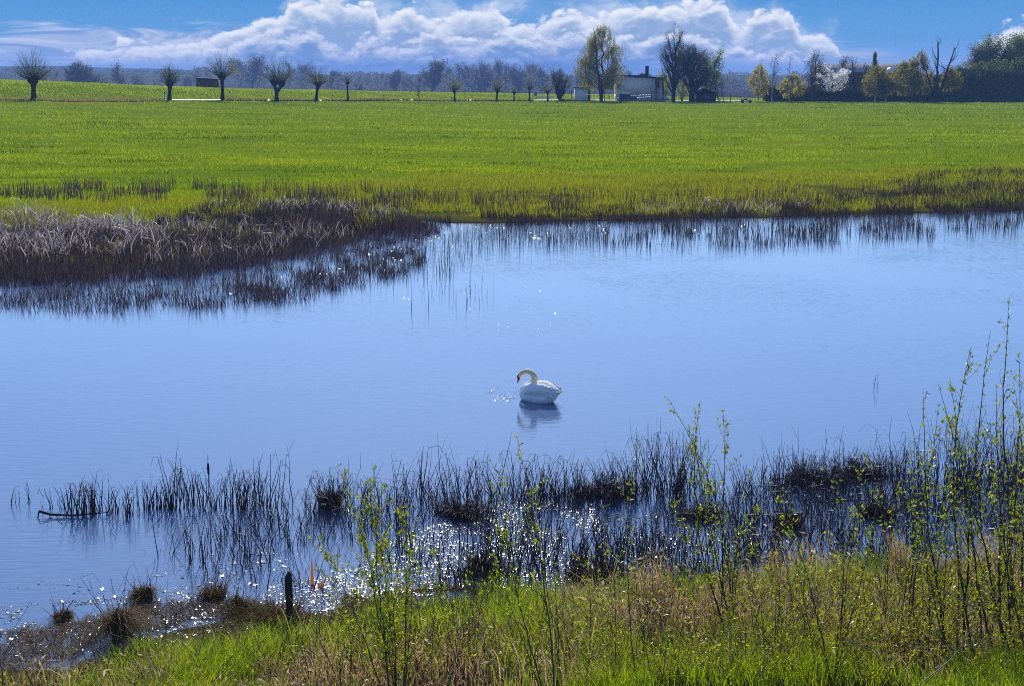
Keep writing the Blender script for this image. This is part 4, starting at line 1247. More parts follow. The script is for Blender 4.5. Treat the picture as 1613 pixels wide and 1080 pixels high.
# far shore on the right
A = reeds([([(668, 352), (760, 342), (1000, 334), (1200, 330), (1400, 316), (1720, 296), (1720, 330), (1400, 342), (1200, 347), (1000, 352), (800, 356)], 14000)], .16, .52, .022, .045, .22, .48, 1.2, 71, noise_h=.7)
A2 = reeds([([(1380, 340), (1400, 306), (1480, 290), (1720, 288), (1720, 332)], 5200)], .2, .52, .025, .045, .22, .43, 1.2, 75, noise_h=.75)
B = reeds([([(980, 356), (1200, 350), (1400, 345), (1720, 334), (1720, 352), (1500, 372), (1300, 384), (1080, 396), (960, 386)], 5200)], .25, .75, .016, .04, .08, .50, 1.1, 72)
C_ = reeds([([(690, 372), (760, 362), (960, 358), (960, 385), (860, 384)], 700), ([(560, 440), (600, 410), (700, 375), (960, 375), (960, 388), (760, 400), (690, 450)], 480), ([(640, 500), (650, 460), (720, 440), (790, 440), (770, 480)], 26)], .2, .8, .012, .026, .06, .0, 1, 73)
stuff('shore_reeds', *join(A, A2, B, C_), REED_MIX, 'dark reeds standing along the far shore and in the water before it', 'reeds')
# ------------------------------------------------------------------ swan
def loft(rings):
    V = np.array(rings); n, k = V.shape[:2]
    F = [(i * k + j, i * k + (j + 1) % k, (i + 1) * k + (j + 1) % k, (i + 1) * k + j) for i in range(n - 1) for j in range(k)]
    V = V.reshape(-1, 3).tolist()
    for e, rev in ((0, 1), (n - 1, 0)):
        c = len(V); V.append(np.array(rings[e]).mean(0).tolist())
        for j in range(k):
            a, b = e * k + j, e * k + (j + 1) % k
            F.append((c, b, a) if rev else (c, a, b))
    return V, F
def mixed(name, V, F, mat, parent=None):
    me = bpy.data.meshes.new(name); me.from_pydata([tuple(map(float, v)) for v in V], [], F)
    me.polygons.foreach_set('use_smooth', [True] * len(me.polygons))
    me.materials.append(mat); me.update()
    return link(name, me, parent)
def catmull(P, n):
    P = np.array(P, float); P = np.vstack([2 * P[0] - P[1], P, 2 * P[-1] - P[-2]])
    o_ = []
    for i in range(1, len(P) - 2):
        for k in range(n):
            t = k / n
            a, b, c, d = P[i - 1], P[i], P[i + 1], P[i + 2]
            o_.append(.5 * ((2 * b) + (c - a) * t + (2 * a - 5 * b + 4 * c - d) * t * t + (3 * b - a - 3 * c + d) * t ** 3))
    o_.append(P[-2]); return np.array(o_)

m, n = material('swan_feathers')
pos = n.new('ShaderNodeTexCoord').outputs['Object']
fv = n.new('ShaderNodeTexVoronoi'); mp = n.new('ShaderNodeMapping'); mp.inputs['Scale'].default_value = (9, 22, 22)
n.t.links.new(pos, mp.inputs[0]); n.t.links.new(mp.outputs[0], fv.inputs['Vector']); fv.inputs['Scale'].default_value = 1.6
ff = n.noise(pos, 26, 5, .6)
out(n, principled(n, n.mix(n.ss(ff, .35, .7), (0.93, 0.90, 0.87), (0.86, 0.83, 0.80)), .75, .2, 0, n.m('ADD', fv.outputs['Distance'], n.m('MULTIPLY', ff, .3)), .02))
FEATHER = m
m, n = material('swan_neck_down')
pos = n.new('ShaderNodeTexCoord').outputs['Object']
ff = n.noise(pos, 30, 5, .6)
sp = n.new('ShaderNodeSeparateXYZ'); n.t.links.new(pos, sp.inputs[0])
ncol = n.mix(n.ss(sp.outputs[2], .36, .50), (0.93, 0.90, 0.87), (0.90, 0.68, 0.34))
out(n, principled(n, n.mix(n.m('MULTIPLY', n.ss(ff, .45, .75), .4), ncol, (0.74, 0.70, 0.60)), .8, .15, 0, ff, .008))
NECK = m
FTIP = mat_plain('swan_stained_feather', (0.62, 0.47, 0.22), (0.72, 0.62, 0.42), 14, .8, .15)
BILL = mat_plain('swan_bill_orange', (0.42, 0.095, 0.03), (0.32, 0.06, 0.02), 20, .45, .4)
MASK = mat_plain('swan_mask_black', (0.012, 0.011, 0.012), (0.02, 0.018, 0.018), 20, .5, .3)

sp0 = at_z(850, 633, 0.0)
HEADING = R(180 - 33)
swan = thing('swan', 'white mute swan with curved neck floating on the open water', 'swan', (sp0[0], sp0[1] + .10, 0), rotz=HEADING)
swan.scale = (1.03, 1.0, .95)
# body: stations along x (tail .. breast): half width, top, bottom
st = [(-.50, .015, .27, .245), (-.46, .06, .275, .20), (-.40, .11, .285, .11), (-.32, .165, .30, .01), (-.2, .205, .325, -.06), (-.05, .225, .345, -.09), (.1, .225, .355, -.09),
      (.22, .215, .345, -.08), (.32, .185, .315, -.06), (.40, .145, .275, -.02), (.45, .10, .235, .03), (.485, .045, .19, .09), (.495, .01, .16, .12)]
K = 20
stc = catmull(st, 4)
rings = []
for x_, w_, t_, b_ in stc:
    w_ = max(w_, .006)
    zc, hz = (t_ + b_) / 2, max((t_ - b_) / 2, .006)
    rg = []
    for j in range(K):
        a = 2 * math.pi * j / K
        ca, sa = math.cos(a), math.sin(a)
        yy = math.copysign(abs(ca) ** .85, ca) * w_
        rg.append((x_, yy, zc + sa * hz))
    rings.append(rg)
bV, bF = loft(rings)
# neck and head as one sweep that starts deep inside the breast
path = [(.36, .0, .10), (.38, .0, .20), (.30, .0, .30), (.18, -.0, .40), (.125, -.0, .50), (.155, .0, .595), (.245, .0, .655), (.345, .0, .655), (.43, .0, .615), (.485, .0, .555), (.512, .0, .50)]
rad = [.10, .108, .102, .088, .074, .066, .061, .056, .056, .058, .037]
pp = catmull([(*p, r) for p, r in zip(path, rad)], 5)
rings = []
side_v = np.array([0, 1., 0])
for i in range(len(pp)):
    a, b = pp[max(i - 1, 0)], pp[min(i + 1, len(pp) - 1)]
    d = unit(b[:3] - a[:3]); nrm = np.cross(side_v, d)
    rings.append([tuple(pp[i, :3] + (side_v * math.cos(2 * math.pi * j / 16) * .92 + nrm * math.sin(2 * math.pi * j / 16)) * pp[i, 3]) for j in range(16)])
nV, nF = loft(rings)
off = len(bV)
me = bpy.data.meshes.new('body')
me.from_pydata([tuple(map(float, v)) for v in bV] + [tuple(map(float, v)) for v in nV], [], bF + [tuple(i + off for i in f) for f in nF])
me.materials.append(NECK); me.update()
tmp = bpy.data.objects.new('body', me); COL.objects.link(tmp)
md = tmp.modifiers.new('remesh', 'REMESH'); md.mode = 'VOXEL'; md.voxel_size = .011; md.use_smooth_shade = True
md = tmp.modifiers.new('smooth', 'SMOOTH'); md.factor = .5; md.iterations = 6
dg = bpy.context.evaluated_depsgraph_get()
me2 = bpy.data.meshes.new_from_object(tmp.evaluated_get(dg))
bpy.data.objects.remove(tmp); me2.name = 'body'
link('body', me2, swan)
# folded wings: arched shells that taper to the rear, with overlapping feather rows
for sg in (-1, 1):
    rings = []
    ws = [(.30, .02, .245, .10), (.27, .085, .25, .135), (.18, .125, .27, .155), (.05, .135, .29, .165), (-.10, .125, .295, .155), (-.24, .10, .285, .125), (-.36, .07, .275, .085), (-.46, .035, .28, .045), (-.53, .008, .285, .010)]
    wc = catmull(ws, 4)
    for x_, w_, zc, hz in wc:
        yc = sg * np.interp(x_, [-.53, -.36, -.1, .2, .3], [.04, .095, .14, .14, .14])
        rg = []
        for j in range(16):
            a = 2 * math.pi * j / 16
            rg.append((x_, yc + math.cos(a) * w_, zc + math.sin(a) * hz * (1.0 if math.sin(a) > 0 else .9)))
        rings.append(rg)
    v, f = loft(rings)
    w = mixed('wing', v, f, FEATHER, swan)
    fe = []
    fv_, ff_ = [], []
    for row, (xr, zr, Lr, nn) in enumerate(((-.02, .36, .26, 7), (-.13, .33, .30, 7), (-.22, .30, .30, 6))):
        for q in range(nn):
            t = q / (nn - 1)
            x0_ = xr + .12 * t - .04; z0_ = zr - .24 * t + .045
            yb = sg * (np.interp(x0_, [-.53, -.36, -.1, .2, .3], [.03, .075, .115, .125, .14]) + np.interp(x0_, [-.5, -.24, .05, .3], [.03, .10, .135, .03]) * math.sqrt(max(.05, 1 - ((z0_ - .285) / .17) ** 2)) + .006)
            x1_ = x0_ - Lr * (1 - .3 * t); z1_ = z0_ - .02 + .03 * t
            y1 = sg * (np.interp(x1_, [-.53, -.36, -.1, .2, .3], [.03, .075, .115, .125, .14]) + np.interp(x1_, [-.5, -.24, .05, .3], [.03, .10, .135, .03]) * math.sqrt(max(.05, 1 - ((z1_ - .285) / .17) ** 2)) + .012)
            wd = .030
            b0 = len(fv_)
            for tt, ww in ((0, .5), (.35, 1), (.75, .9), (1, .12)):
                c = np.array([x0_ + (x1_ - x0_) * tt, yb + (y1 - yb) * tt + sg * .006 * math.sin(tt * 3.14), z0_ + (z1_ - z0_) * tt])
                fv_ += [c + np.array([0, 0, wd * ww]), c + np.array([0, sg * .008, 0]), c - np.array([0, 0, wd * ww])]
            for r_ in range(3):
                for cidx in range(2):
                    aa = b0 + r_ * 3 + cidx
                    ff_.append((aa, aa + 1, aa + 4, aa + 3))
    mixed('flight_feathers', fv_, ff_, FEATHER, w)
# stained wing tip and tail feathers
v, f = loft([[(x_, math.cos(2 * math.pi * j / 10) * w_, z_ + math.sin(2 * math.pi * j / 10) * h_) for j in range(10)] for x_, w_, z_, h_ in ((-.40, .07, .215, .035), (-.47, .065, .245, .028), (-.52, .045, .275, .020), (-.555, .012, .30, .010))])
mixed('tail', v, f, FTIP, swan)
v, f = leaves(np.array([(-.30, .205, .16), (-.29, .20, .15), (-.31, .20, .17)]), .085, np.random.default_rng(3), .5, dirs=np.array([(-1, 0, .15)] * 3))
obj('stained_feather', v, f, FTIP, swan)
# black mask with knob, orange bill with dark nail
v, f = loft([[(cx + math.cos(2 * math.pi * j / 10) * r_ * .75, math.sin(2 * math.pi * j / 10) * r_, cz + math.cos(2 * math.pi * j / 10) * r_ * .35) for j in range(10)] for cx, cz, r_ in ((.512, .535, .030), (.530, .520, .044), (.532, .490, .040), (.532, .462, .030), (.533, .445, .02))])
mixed('face_mask', v, f, MASK, swan)
bill = mixed('bill', *loft([[(cx + math.cos(2 * math.pi * j / 10) * rx, math.sin(2 * math.pi * j / 10) * ry, cz) for j in range(10)] for cx, cz, rx, ry in ((.524, .478, .034, .030), (.531, .440, .027, .026), (.540, .405, .019, .023), (.548, .378, .013, .020), (.550, .366, .007, .012))]), BILL, swan)
mixed('bill_nail', *loft([[(cx + math.cos(2 * math.pi * j / 8) * rx, math.sin(2 * math.pi * j / 8) * ry, cz) for j in range(8)] for cx, cz, rx, ry in ((.549, .382, .015, .0215), (.552, .366, .010, .015), (.553, .352, .004, .006))]), MASK, bill)
kn = [[(.553 + math.cos(2 * math.pi * j / 8) * r_ * .8, math.sin(2 * math.pi * j / 8) * r_, cz) for j in range(8)] for cz, r_ in ((.535, .006), (.525, .018), (.508, .022), (.49, .018), (.478, .006))]
mixed('bill_knob', *loft(kn), MASK, bill)
for sg in (-1, 1):
    mixed('eye', *loft([[(.502 + math.cos(2 * math.pi * j / 8) * r_, sg * (.0465 + yy), .560 + math.sin(2 * math.pi * j / 8) * r_) for j in range(8)] for r_, yy in ((.009, -.004), (.010, 0), (.007, .004), (.002, .006))]), MASK, swan)
# ------------------------------------------------------------------ foreground: bank, reeds in the water, saplings
rng = np.random.default_rng(300)
REED_NEAR = mat_leaf('reed_near', [(0.022, 0.014, 0.021), (0.042, 0.026, 0.032), (0.07, 0.042, 0.040), (0.12, 0.075, 0.050)], 0.0, 0.42, 0.4)
MAT_DEAD = mat_leaf('matted_leaf', [(0.018, 0.012, 0.013), (0.030, 0.019, 0.016), (0.05, 0.030, 0.02), (0.08, 0.05, 0.025)], 0.10, 0.6, 0.2)
G_BANK = mat_leaf('grass_bank', [(0.10, 0.18, 0.004), (0.19, 0.30, 0.005), (0.30, 0.40, 0.008), (0.38, 0.40, 0.02)], 0.55, 0.42, 0.3)
G_TAN = mat_leaf('grass_tan', [(0.26, 0.16, 0.07), (0.42, 0.29, 0.14), (0.66, 0.53, 0.33), (0.12, 0.07, 0.032)], 0.4, 0.5, 0.3, tcol=(1.1, 1, .8))
L_SAP = mat_leaf('leaf_sapling', [(0.12, 0.17, 0.008), (0.22, 0.29, 0.010), (0.32, 0.37, 0.014), (0.42, 0.42, 0.03)], 0.5, 0.35, 0.4)
L_BRAMBLE = mat_leaf('leaf_bramble', [(0.12, 0.17, 0.006), (0.22, 0.26, 0.008), (0.38, 0.38, 0.010), (0.52, 0.45, 0.015)], 0.5, 0.4, 0.35)
STEM = mat_plain('sapling_stem', (0.075, 0.055, 0.030), (0.040, 0.026, 0.020), 5, .6, .3)
STEM_G = mat_plain('sapling_shoot', (0.10, 0.095, 0.025), (0.06, 0.055, 0.02), 5, .6, .3)
STEM_R = mat_plain('twig_reddish', (0.085, 0.045, 0.032), (0.045, 0.026, 0.026), 5, .55, .35)
TWIG_PALE = mat_plain('twig_pale', (0.34, 0.29, 0.25), (0.22, 0.17, 0.15), 8, .7, .25)

def bent_reeds(P, h0, h1, r0, lean=.12, kink=.35, hfun=None):
    """dead stalks, part of them snapped over near the top"""
    sg = []
    for p in P:
        h = h0 + (h1 - h0) * rng.random()
        if hfun is not None: h *= hfun(p)
        d = unit(np.array([rng.normal() * lean, rng.normal() * lean, 1.0]))
        q = np.array([p[0], p[1], min(0.1, max(gz(p[0], p[1]), -.3)) if len(p) < 3 else p[2]])
        r = r0 * (.7 + .7 * rng.random())
        n_ = 3; brk = rng.random() < kink
        for i in range(n_):
            q2 = q + d * h / n_
            sg.append((*q, r * (1 - .22 * i), *q2, r * (1 - .22 * (i + 1))))
            d = unit(d + rng.normal(size=3) * np.array([.17, .17, .04])); q = q2
        if brk:
            a = rng.random() * 6.28; L = h * (.10 + .22 * rng.random())
            e = q + np.array([math.cos(a) * L * .55, math.sin(a) * L * .55, L * .12])
            e2 = e + np.array([math.cos(a) * L * .35, math.sin(a) * L * .35, -L * (.35 + .5 * rng.random())])
            sg.append((*q, r * .35, *e, r * .3)); sg.append((*e, r * .3, *e2, r * .2))
        elif rng.random() < .5:
            e = q + d * h * .25
            sg.append((*q, r * .34, *e, r * .12))
        if rng.random() < .6:
            j = q - d * h * rng.random() * .6
            a = rng.random() * 6.28; L = .06 + .20 * rng.random()
            sg.append((*j, r * .4, *(j + np.array([math.cos(a) * L * .6, math.sin(a) * L * .6, L * (1.1 if rng.random() < .5 else -1.0)])), r * .2))
    return tubes(sg, 4)
def px_points(lst, spread, n):
    P = []
    for (px, py), k in zip(lst, n):
        c = at_z(px, py, 0)[:2]
        P.append(c + rng.normal(size=(k, 2)) * np.array([spread, spread * 1.2]))
    return np.concatenate(P)

# belt of dead reeds in the near water
def clumpy(poly, n, seed, thr, cs=.9):
    P = poly_scatter(rng, poly, n)
    f = fbm(P[:, 0] / cs, P[:, 1] / (cs * 1.3), seed, 3)
    return P[f > thr]
belt = [clumpy([(470, 860), (480, 800), (560, 775), (800, 770), (1010, 775), (1020, 820), (800, 850)], 1000, 81, .43),
        clumpy([(800, 790), (860, 775), (1010, 770), (1010, 800), (900, 810)], 420, 82, .38),
        clumpy([(1030, 830), (1035, 770), (1200, 765), (1420, 760), (1700, 740), (1700, 860), (1400, 860), (1200, 850)], 1750, 83, .38, .8),
        clumpy([(430, 930), (470, 860), (800, 850), (1050, 840), (1300, 850), (1500, 870), (1250, 900), (950, 925), (700, 930)], 900, 84, .42),
        clumpy([(330, 880), (380, 800), (480, 790), (480, 870), (420, 910)], 150, 85, .42), clumpy([(1150, 800), (1170, 755), (1300, 745), (1450, 740), (1460, 790), (1300, 800)], 380, 88, .36, .9), clumpy([(240, 880), (330, 840), (420, 860), (440, 930), (330, 930)], 80, 86, .42), clumpy([(900, 930), (900, 870), (1150, 860), (1300, 850), (1300, 900), (1100, 940)], 330, 87, .40)]
P = np.concatenate(belt)
hf = lambda p: .75 + .6 * vnoise(np.array([p[0] / .8]), np.array([p[1] / .8]), 9)[0]
A = bent_reeds(P, .26, .95, .0082, .18, .65, hf)
B = bent_reeds(np.concatenate([poly_scatter(rng, [(1000, 790), (1010, 765), (1110, 765), (1110, 790)], 90), poly_scatter(rng, [(1380, 790), (1400, 760), (1620, 745), (1620, 800)], 200)]), .9, 1.45, .0075, .10, .5)
Ps = np.concatenate([clumpy([(430, 930), (480, 810), (700, 790), (1030, 785), (1450, 770), (1700, 760), (1700, 870), (1300, 890), (1050, 920), (700, 940)], 5200, 89, .50, .5), clumpy([(90, 830), (200, 800), (430, 800), (480, 930), (260, 940)], 800, 90, .47, .5)])
C_ = bent_reeds(Ps, .06, .34, .0075, .35, .3)
v, f = join(A, B, C_)
stuff('reed_belt', v, f, REED_NEAR, 'dark dead reed stalks standing in the near water', 'reeds')

# single clumps out to the left
def clump(px, py, k, h0, h1, spread, label, name='reed_clump', group='reed clumps in the near water on the left', r=.0085):
    c = at_z(px, py, 0)
    P = rng.normal(size=(k, 2)) * np.array([spread, spread * .8])
    P = np.concatenate([P, np.full((k, 1), -.05)], 1)
    v, f = bent_reeds(P, h0, h1, r, .11, .5)
    o_ = obj(name, v, f, REED_NEAR); o_.location = (c[0], c[1], 0)
    return tag(o_, label, 'reeds', group)
clump(128, 810, 34, .30, .72, .13, 'dense reed clump just behind the floating branch')
clump(146, 806, 18, .35, .66, .09, 'narrow reed clump touching the dense one behind the floating branch')
clump(98, 800, 12, .2, .45, .12, 'short sparse reeds left of the dense reed clump')
clump(47, 790, 3, .25, .42, .05, 'two or three lone reed stalks near the left edge of the water')
clump(25, 795, 3, .2, .4, .06, 'lowest lone reed stalks closest to the left edge')
clump(178, 808, 14, .3, .58, .09, 'thin reed clump above the right end of the floating branch')
clump(205, 812, 12, .35, .62, .07, 'slender reed clump right of the floating branch')
clump(234, 800, 16, .35, .55, .07, 'short upright reed clump left of the tallest reed stalk')
clump(255, 800, 18, .25, .5, .10, 'low ragged reed clump at the foot of the tallest reed stalk')
clump(274, 802, 14, .5, 1.02, .06, 'reed clump with the tallest single stalk on the left')
clump(303, 795, 22, .4, .78, .10, 'bushy reed clump just left of the cattail')
clump(335, 800, 14, .3, .62, .10, 'loose reed clump under the cattail')
clump(365, 800, 26, .4, .78, .13, 'leaning reed clump right of the cattail')
clump(400, 795, 30, .4, .75, .15, 'last reed clump before the dense reed belt begins')
c = at_z(1382, 612, 0)
v, f = bent_reeds(np.array([[0, 0, -.05], [-.07, .02, -.05]]), .42, .5, .006, .03, 0)
o_ = obj('reed_stalks', v, f, REED_NEAR); o_.location = c; tag(o_, 'pair of thin reed stalks alone in open water on the right', 'reeds')
# cattail
c = at_z(329, 785, 0)
ct = thing('cattail', 'dark cattail with a thick seed head in the near water on the left', 'cattail', tuple(c))
v, f = tubes([(0, 0, -.05, .008, .01, 0, .42, .007), (.01, 0, .62, .004, 0, 0, .80, .002), (.005, 0, .66, .003, .05, 0, .76, .001)], 5); obj('stem', v, f, REED_NEAR, ct)
v, f = tubes([(.01, 0, .42, .008, .01, 0, .44, .019), (.01, 0, .44, .019, .01, 0, .52, .021), (.01, 0, .52, .021, .01, 0, .60, .017), (.01, 0, .60, .017, .01, 0, .63, .006)], 8); obj('seed_head', v, f, MAT_DEAD, ct, True)
# floating branch
c = at_z(110, 814, 0)
s_ = at_z(111, 814, 0)[0] - c[0]
v, f = tubes([(-48 * s_, 0, .10, .022, -30 * s_, 0, .045, .020), (-30 * s_, 0, .045, .020, 5 * s_, 0, .03, .016), (5 * s_, 0, .03, .016, 58 * s_, .1, .055, .006), (-48 * s_, 0, .10, .012, -53 * s_, 0, -.12, .008), (-22 * s_, 0, .03, .008, -2 * s_, -.35, .01, .004), (-40 * s_, 0, .07, .012, -30 * s_, .05, .02, .006)], 6)
o_ = obj('floating_branch', v, f, BARK_DARK); o_.location = c; tag(o_, 'dark dead branch floating in the water at the left', 'branch')

# sunken tussocks in the reed belt
def tussock(px, py, w, h, label, mat=MAT_DEAD, n_=420, name='tussock', group='dark matted tussocks in the reeds', cone=False):
    c = at_z(px, py, 0)
    V, F = [], []
    k = 14
    sk = rng.normal(size=2) * .35 * w
    ph = rng.random(3) * 6.28
    def lobe(a): return 1 + .34 * math.sin(2 * a + ph[0]) + .26 * math.sin(3 * a + ph[1]) + .16 * math.sin(5 * a + ph[2])
    for i in range(5):
        t = i / 4
        for j in range(k):
            a = 6.283 * j / k
            r_ = w * .8 * (1 - t) ** (.9 if cone else .6) * lobe(a) * (1 + .15 * rng.normal() * (1 - t)) + .01
            V.append((math.cos(a) * r_ + sk[0] * t, math.sin(a) * r_ * .8 + sk[1] * t, -.06 + (h * .62 + .06) * t + rng.normal() * .012))
    F = [(i * k + j, i * k + (j + 1) % k, (i + 1) * k + (j + 1) % k, (i + 1) * k + j) for i in range(4) for j in range(k)]
    root = thing(name, label, 'tussock', (c[0], c[1], max(0.0, gz(c[0], c[1]))), group)
    obj('root_mound', V, F, BARK_DARK, root)
    n_ = int(n_ * 1.5)
    a = rng.random(n_) * 6.283; q_ = np.sqrt(rng.random(n_))
    r_ = w * q_ * np.array([lobe(x) for x in a]); z = h * .6 * (1 - q_) ** (1.0 if cone else .6)
    if cone: r_ = r_ * .55; z = h * .62 * (1 - q_ * .8)
    P = np.stack([np.cos(a) * r_ + sk[0] * (1 - q_), np.sin(a) * r_ * .8 + sk[1] * (1 - q_), z], 1)
    ln = np.stack([np.cos(a), np.sin(a)], 1) * (rng.random((n_, 1)) * 1.3)
    if cone: ln = np.stack([np.cos(a), np.sin(a)], 1) * (.25 + .55 * rng.random((n_, 1)))
    hh = (.05 + .20 * rng.random(n_) ** 2.0) * 1.3 if not cone else h * (.45 + .5 * rng.random(n_))
    v, f = blades(P, hh, .006 + .009 * rng.random(n_), ln + lean_(rng, n_, .55), yaw(rng, n_, 1.6), S=3, droop=.8 * rng.random(n_) if not cone else 1.1 + 1.0 * rng.random(n_))
    nu = 16 if cone else 85
    up = bent_reeds(np.concatenate([P[:nu, :2], np.full((nu, 1), .0)], 1), h * .7, h * 2.0, .0055, .45, .75)
    obj('matted_leaves', *join((v, f), up), mat, root)
    return root
MAT_OLIVE = mat_leaf('matted_olive', [(0.06, 0.035, 0.014), (0.12, 0.07, 0.024), (0.20, 0.13, 0.045), (0.10, 0.08, 0.02)], .2, .75, .08)
tussock(520, 800, .22, .34, 'tall dark tussock left of the leafy sapling stem')
tussock(738, 812, .46, .22, 'dark tussock behind the golden-leaved sapling')
tussock(960, 778, .56, .19, 'wide dark tussock below the swan')
tussock(1280, 760, .50, .27, 'high matted tussock in the dense reeds right of the centre')
tussock(1375, 748, .62, .26, 'broadest dark tussock in the reeds at the right')
tussock(1100, 815, .38, .14, 'low dark tussock right of the clear gap in the reeds')
tussock(760, 905, .44, .18, 'dark tussock at the water edge left of the tan grass')
tussock(925, 905, .42, .16, 'dark tussock at the water edge inside the tan grass')
tussock(1385, 815, .22, .26, 'small pointed dark tussock alone in the gap at the right')
tussock(1240, 828, .26, .15, 'low brown tussock beside the fallen pale stick')
tussock(190, 1005, .17, .50, 'tall cone-shaped dead tussock in the muddy shallows', MAT_OLIVE, 500, group='dead tussocks in the muddy shallows', cone=True)
tussock(222, 945, .20, .24, 'pointed dead tussock with arching stalks behind the tall cone', MAT_OLIVE, 300, group='dead tussocks in the muddy shallows', cone=True)
tussock(95, 975, .17, .15, 'small dead tussock farthest left in the shallows', MAT_OLIVE, 260, group='dead tussocks in the muddy shallows', cone=True)
tussock(380, 968, .20, .26, 'grassy tussock with green blades left of the post', MAT_OLIVE, 420, group='dead tussocks in the muddy shallows', cone=True)
tussock(335, 940, .20, .09, 'small low tussock left of the grassy one', MAT_OLIVE, 220, group='dead tussocks in the muddy shallows')
tussock(430, 975, .36, .10, 'flat olive tussock at the foot of the wooden post', MAT_OLIVE, 420, group='dead tussocks in the muddy shallows')

# wooden post, a leaning old stake
c = at_z(458, 988, .05)
V, F = [], []
k = 9
for i, (z, r_, dx) in enumerate(((-.4, .055, .0), (0, .052, 0), (.25, .048, -.004), (.5, .046, -.010), (.70, .044, -.018), (.765, .040, -.02), (.785, .022, -.024))):
    for j in range(k):
        a = 6.283 * j / k
        V.append((math.cos(a) * r_ * (1 + .1 * rng.normal()) + dx, math.sin(a) * r_ * (1 + .1 * rng.normal()), z + (.035 * math.cos(a) if i > 4 else 0)))
V.append((-.024, 0, .79))
F = [(i * k + j, i * k + (j + 1) % k, (i + 1) * k + (j + 1) % k) for i in range(6) for j in range(k)] + [(i * k + j, (i + 1) * k + (j + 1) % k, (i + 1) * k + j) for i in range(6) for j in range(k)]
F += [(6 * k + j, 6 * k + (j + 1) % k, 7 * k) for j in range(k)]
o_ = obj('wooden_post', V, F, mat_plain('post_wood', (0.040, 0.024, 0.020), (0.020, 0.014, 0.014), 9, .7, .3, bump=.02)); o_.location = (c[0], c[1], 0)
tag(o_, 'old dark wooden post standing at the water edge', 'post')
# brown dead leaf blades beside it
c = at_z(492, 920, 0)
v, f = blades(np.array([[0, 0, 0.], [.10, -.1, 0], [.13, -.1, 0]]), np.array([.42, .12, .18]), np.array([.05, .04, .035]), np.array([[.0, 0], [.9, 0], [1.2, .2]]), np.array([.1, .2, .4]), S=3)
o_ = obj('dead_leaf_blade', v, f, mat_leaf('leaf_rust', [(0.30, 0.10, 0.02), (0.24, 0.07, 0.015)], .5)); o_.location = c
tag(o_, 'rust-coloured dead leaf blades right of the wooden post', 'leaf')
# fallen pale stick in the gap at the right
c = at_z(1322, 792, .12)
v, f = tubes([(-.45, 0, .02, .010, 0, .02, .03, .012), (0, .02, .03, .012, .42, 0, .05, .007), (.1, .02, .03, .006, .3, .1, .12, .003)], 5)
o_ = obj('fallen_stick', v, f, BARK_DARK); o_.location = c; tag(o_, 'dark stick caught level in the reeds at the right', 'stick')

# wet debris floating on the near water: flat scraps, each tilted its own way, that catch the sun
def flakes(poly, n, size, tilt, seed, thr=0.0, cs=.6, z=.006):
    P = poly_scatter(rng, poly, n)
    if thr:
        P = P[fbm(P[:, 0] / cs, P[:, 1] / cs, seed, 3) > thr]
    n = len(P)
    a = rng.random(n) * 6.283
    L = size * (.25 + 1.9 * rng.random(n) ** 2.5); w = L * (.12 + .5 * rng.random(n))
    nz = np.stack([rng.normal(size=n) * tilt, rng.normal(size=n) * tilt, np.ones(n)], 1); nz /= np.linalg.norm(nz, axis=1, keepdims=True)
    e1 = np.stack([np.cos(a), np.sin(a), np.zeros(n)], 1); e1 -= nz * (e1 * nz).sum(1, keepdims=True); e1 /= np.linalg.norm(e1, axis=1, keepdims=True)
    e2 = np.cross(nz, e1)
    c = np.concatenate([P, np.full((n, 1), 0.0)], 1); c[:, 2] = np.maximum(ground(P[:, 0], P[:, 1]), 0) + z + rng.random(n) * .008
    V = np.stack([c - e1 * L[:, None] / 2, c + e2 * w[:, None] / 2, c + e1 * L[:, None] / 2, c - e2 * w[:, None] / 2], 1).reshape(-1, 3)
    F = (np.arange(n)[:, None, None] * 4 + np.array([(0, 2, 1), (0, 3, 2)])[None]).reshape(-1, 3)
    return V, F
WET = mat_leaf('wet_debris', [(0.10, 0.08, 0.05), (0.05, 0.04, 0.035), (0.20, 0.17, 0.13), (0.08, 0.06, 0.02)], 0.0, 0.2, 0.8)
A = flakes([(560, 960), (520, 900), (640, 840), (800, 790), (930, 790), (960, 850), (900, 920), (760, 940)], 34000, .022, .17, 91, .38)
B = flakes([(380, 1000), (420, 925), (520, 905), (600, 930), (560, 975)], 7500, .022, .17, 92, .34)
C_ = flakes([(-60, 1080), (-60, 960), (120, 945), (260, 930), (420, 940), (420, 985), (250, 1030), (100, 1060)], 11000, .030, .2, 93, .42)
D_ = flakes([(930, 910), (960, 820), (1100, 800), (1300, 830), (1260, 890), (1100, 905)], 6500, .022, .17, 94, .42)
E_ = flakes([(-60, 935), (60, 915), (200, 905), (420, 850), (480, 860), (430, 920), (200, 935)], 420, .05, .10, 95, .42)
v, f = join(A, B, C_, D_, E_)
stuff('wet_debris', v, f, WET, 'wet plant scraps glittering on the near water', 'debris')
A = flakes([(540, 400), (640, 370), (690, 352), (960, 354), (960, 372), (760, 382), (690, 400), (600, 425)], 2600, .055, .16, 96, .44, 1.5)
B = flakes([(250, 470), (400, 440), (560, 400), (640, 400), (600, 440), (480, 470)], 800, .05, .16, 97, .45, 1.2)
C_ = flakes([(1000, 356), (1200, 348), (1400, 343), (1400, 350), (1100, 366)], 600, .05, .16, 98, .42, 1.5)
D_ = flakes([(620, 480), (650, 440), (760, 430), (900, 430), (900, 520), (800, 520), (700, 490)], 190, .05, .14, 99)
v, f = join(A, B, C_, D_)
stuff('sparkle_flakes', v, f, WET, 'small flakes added as sun sparkles on the far water', 'debris')  # glossy flakes added to make the sun sparkles on the open water
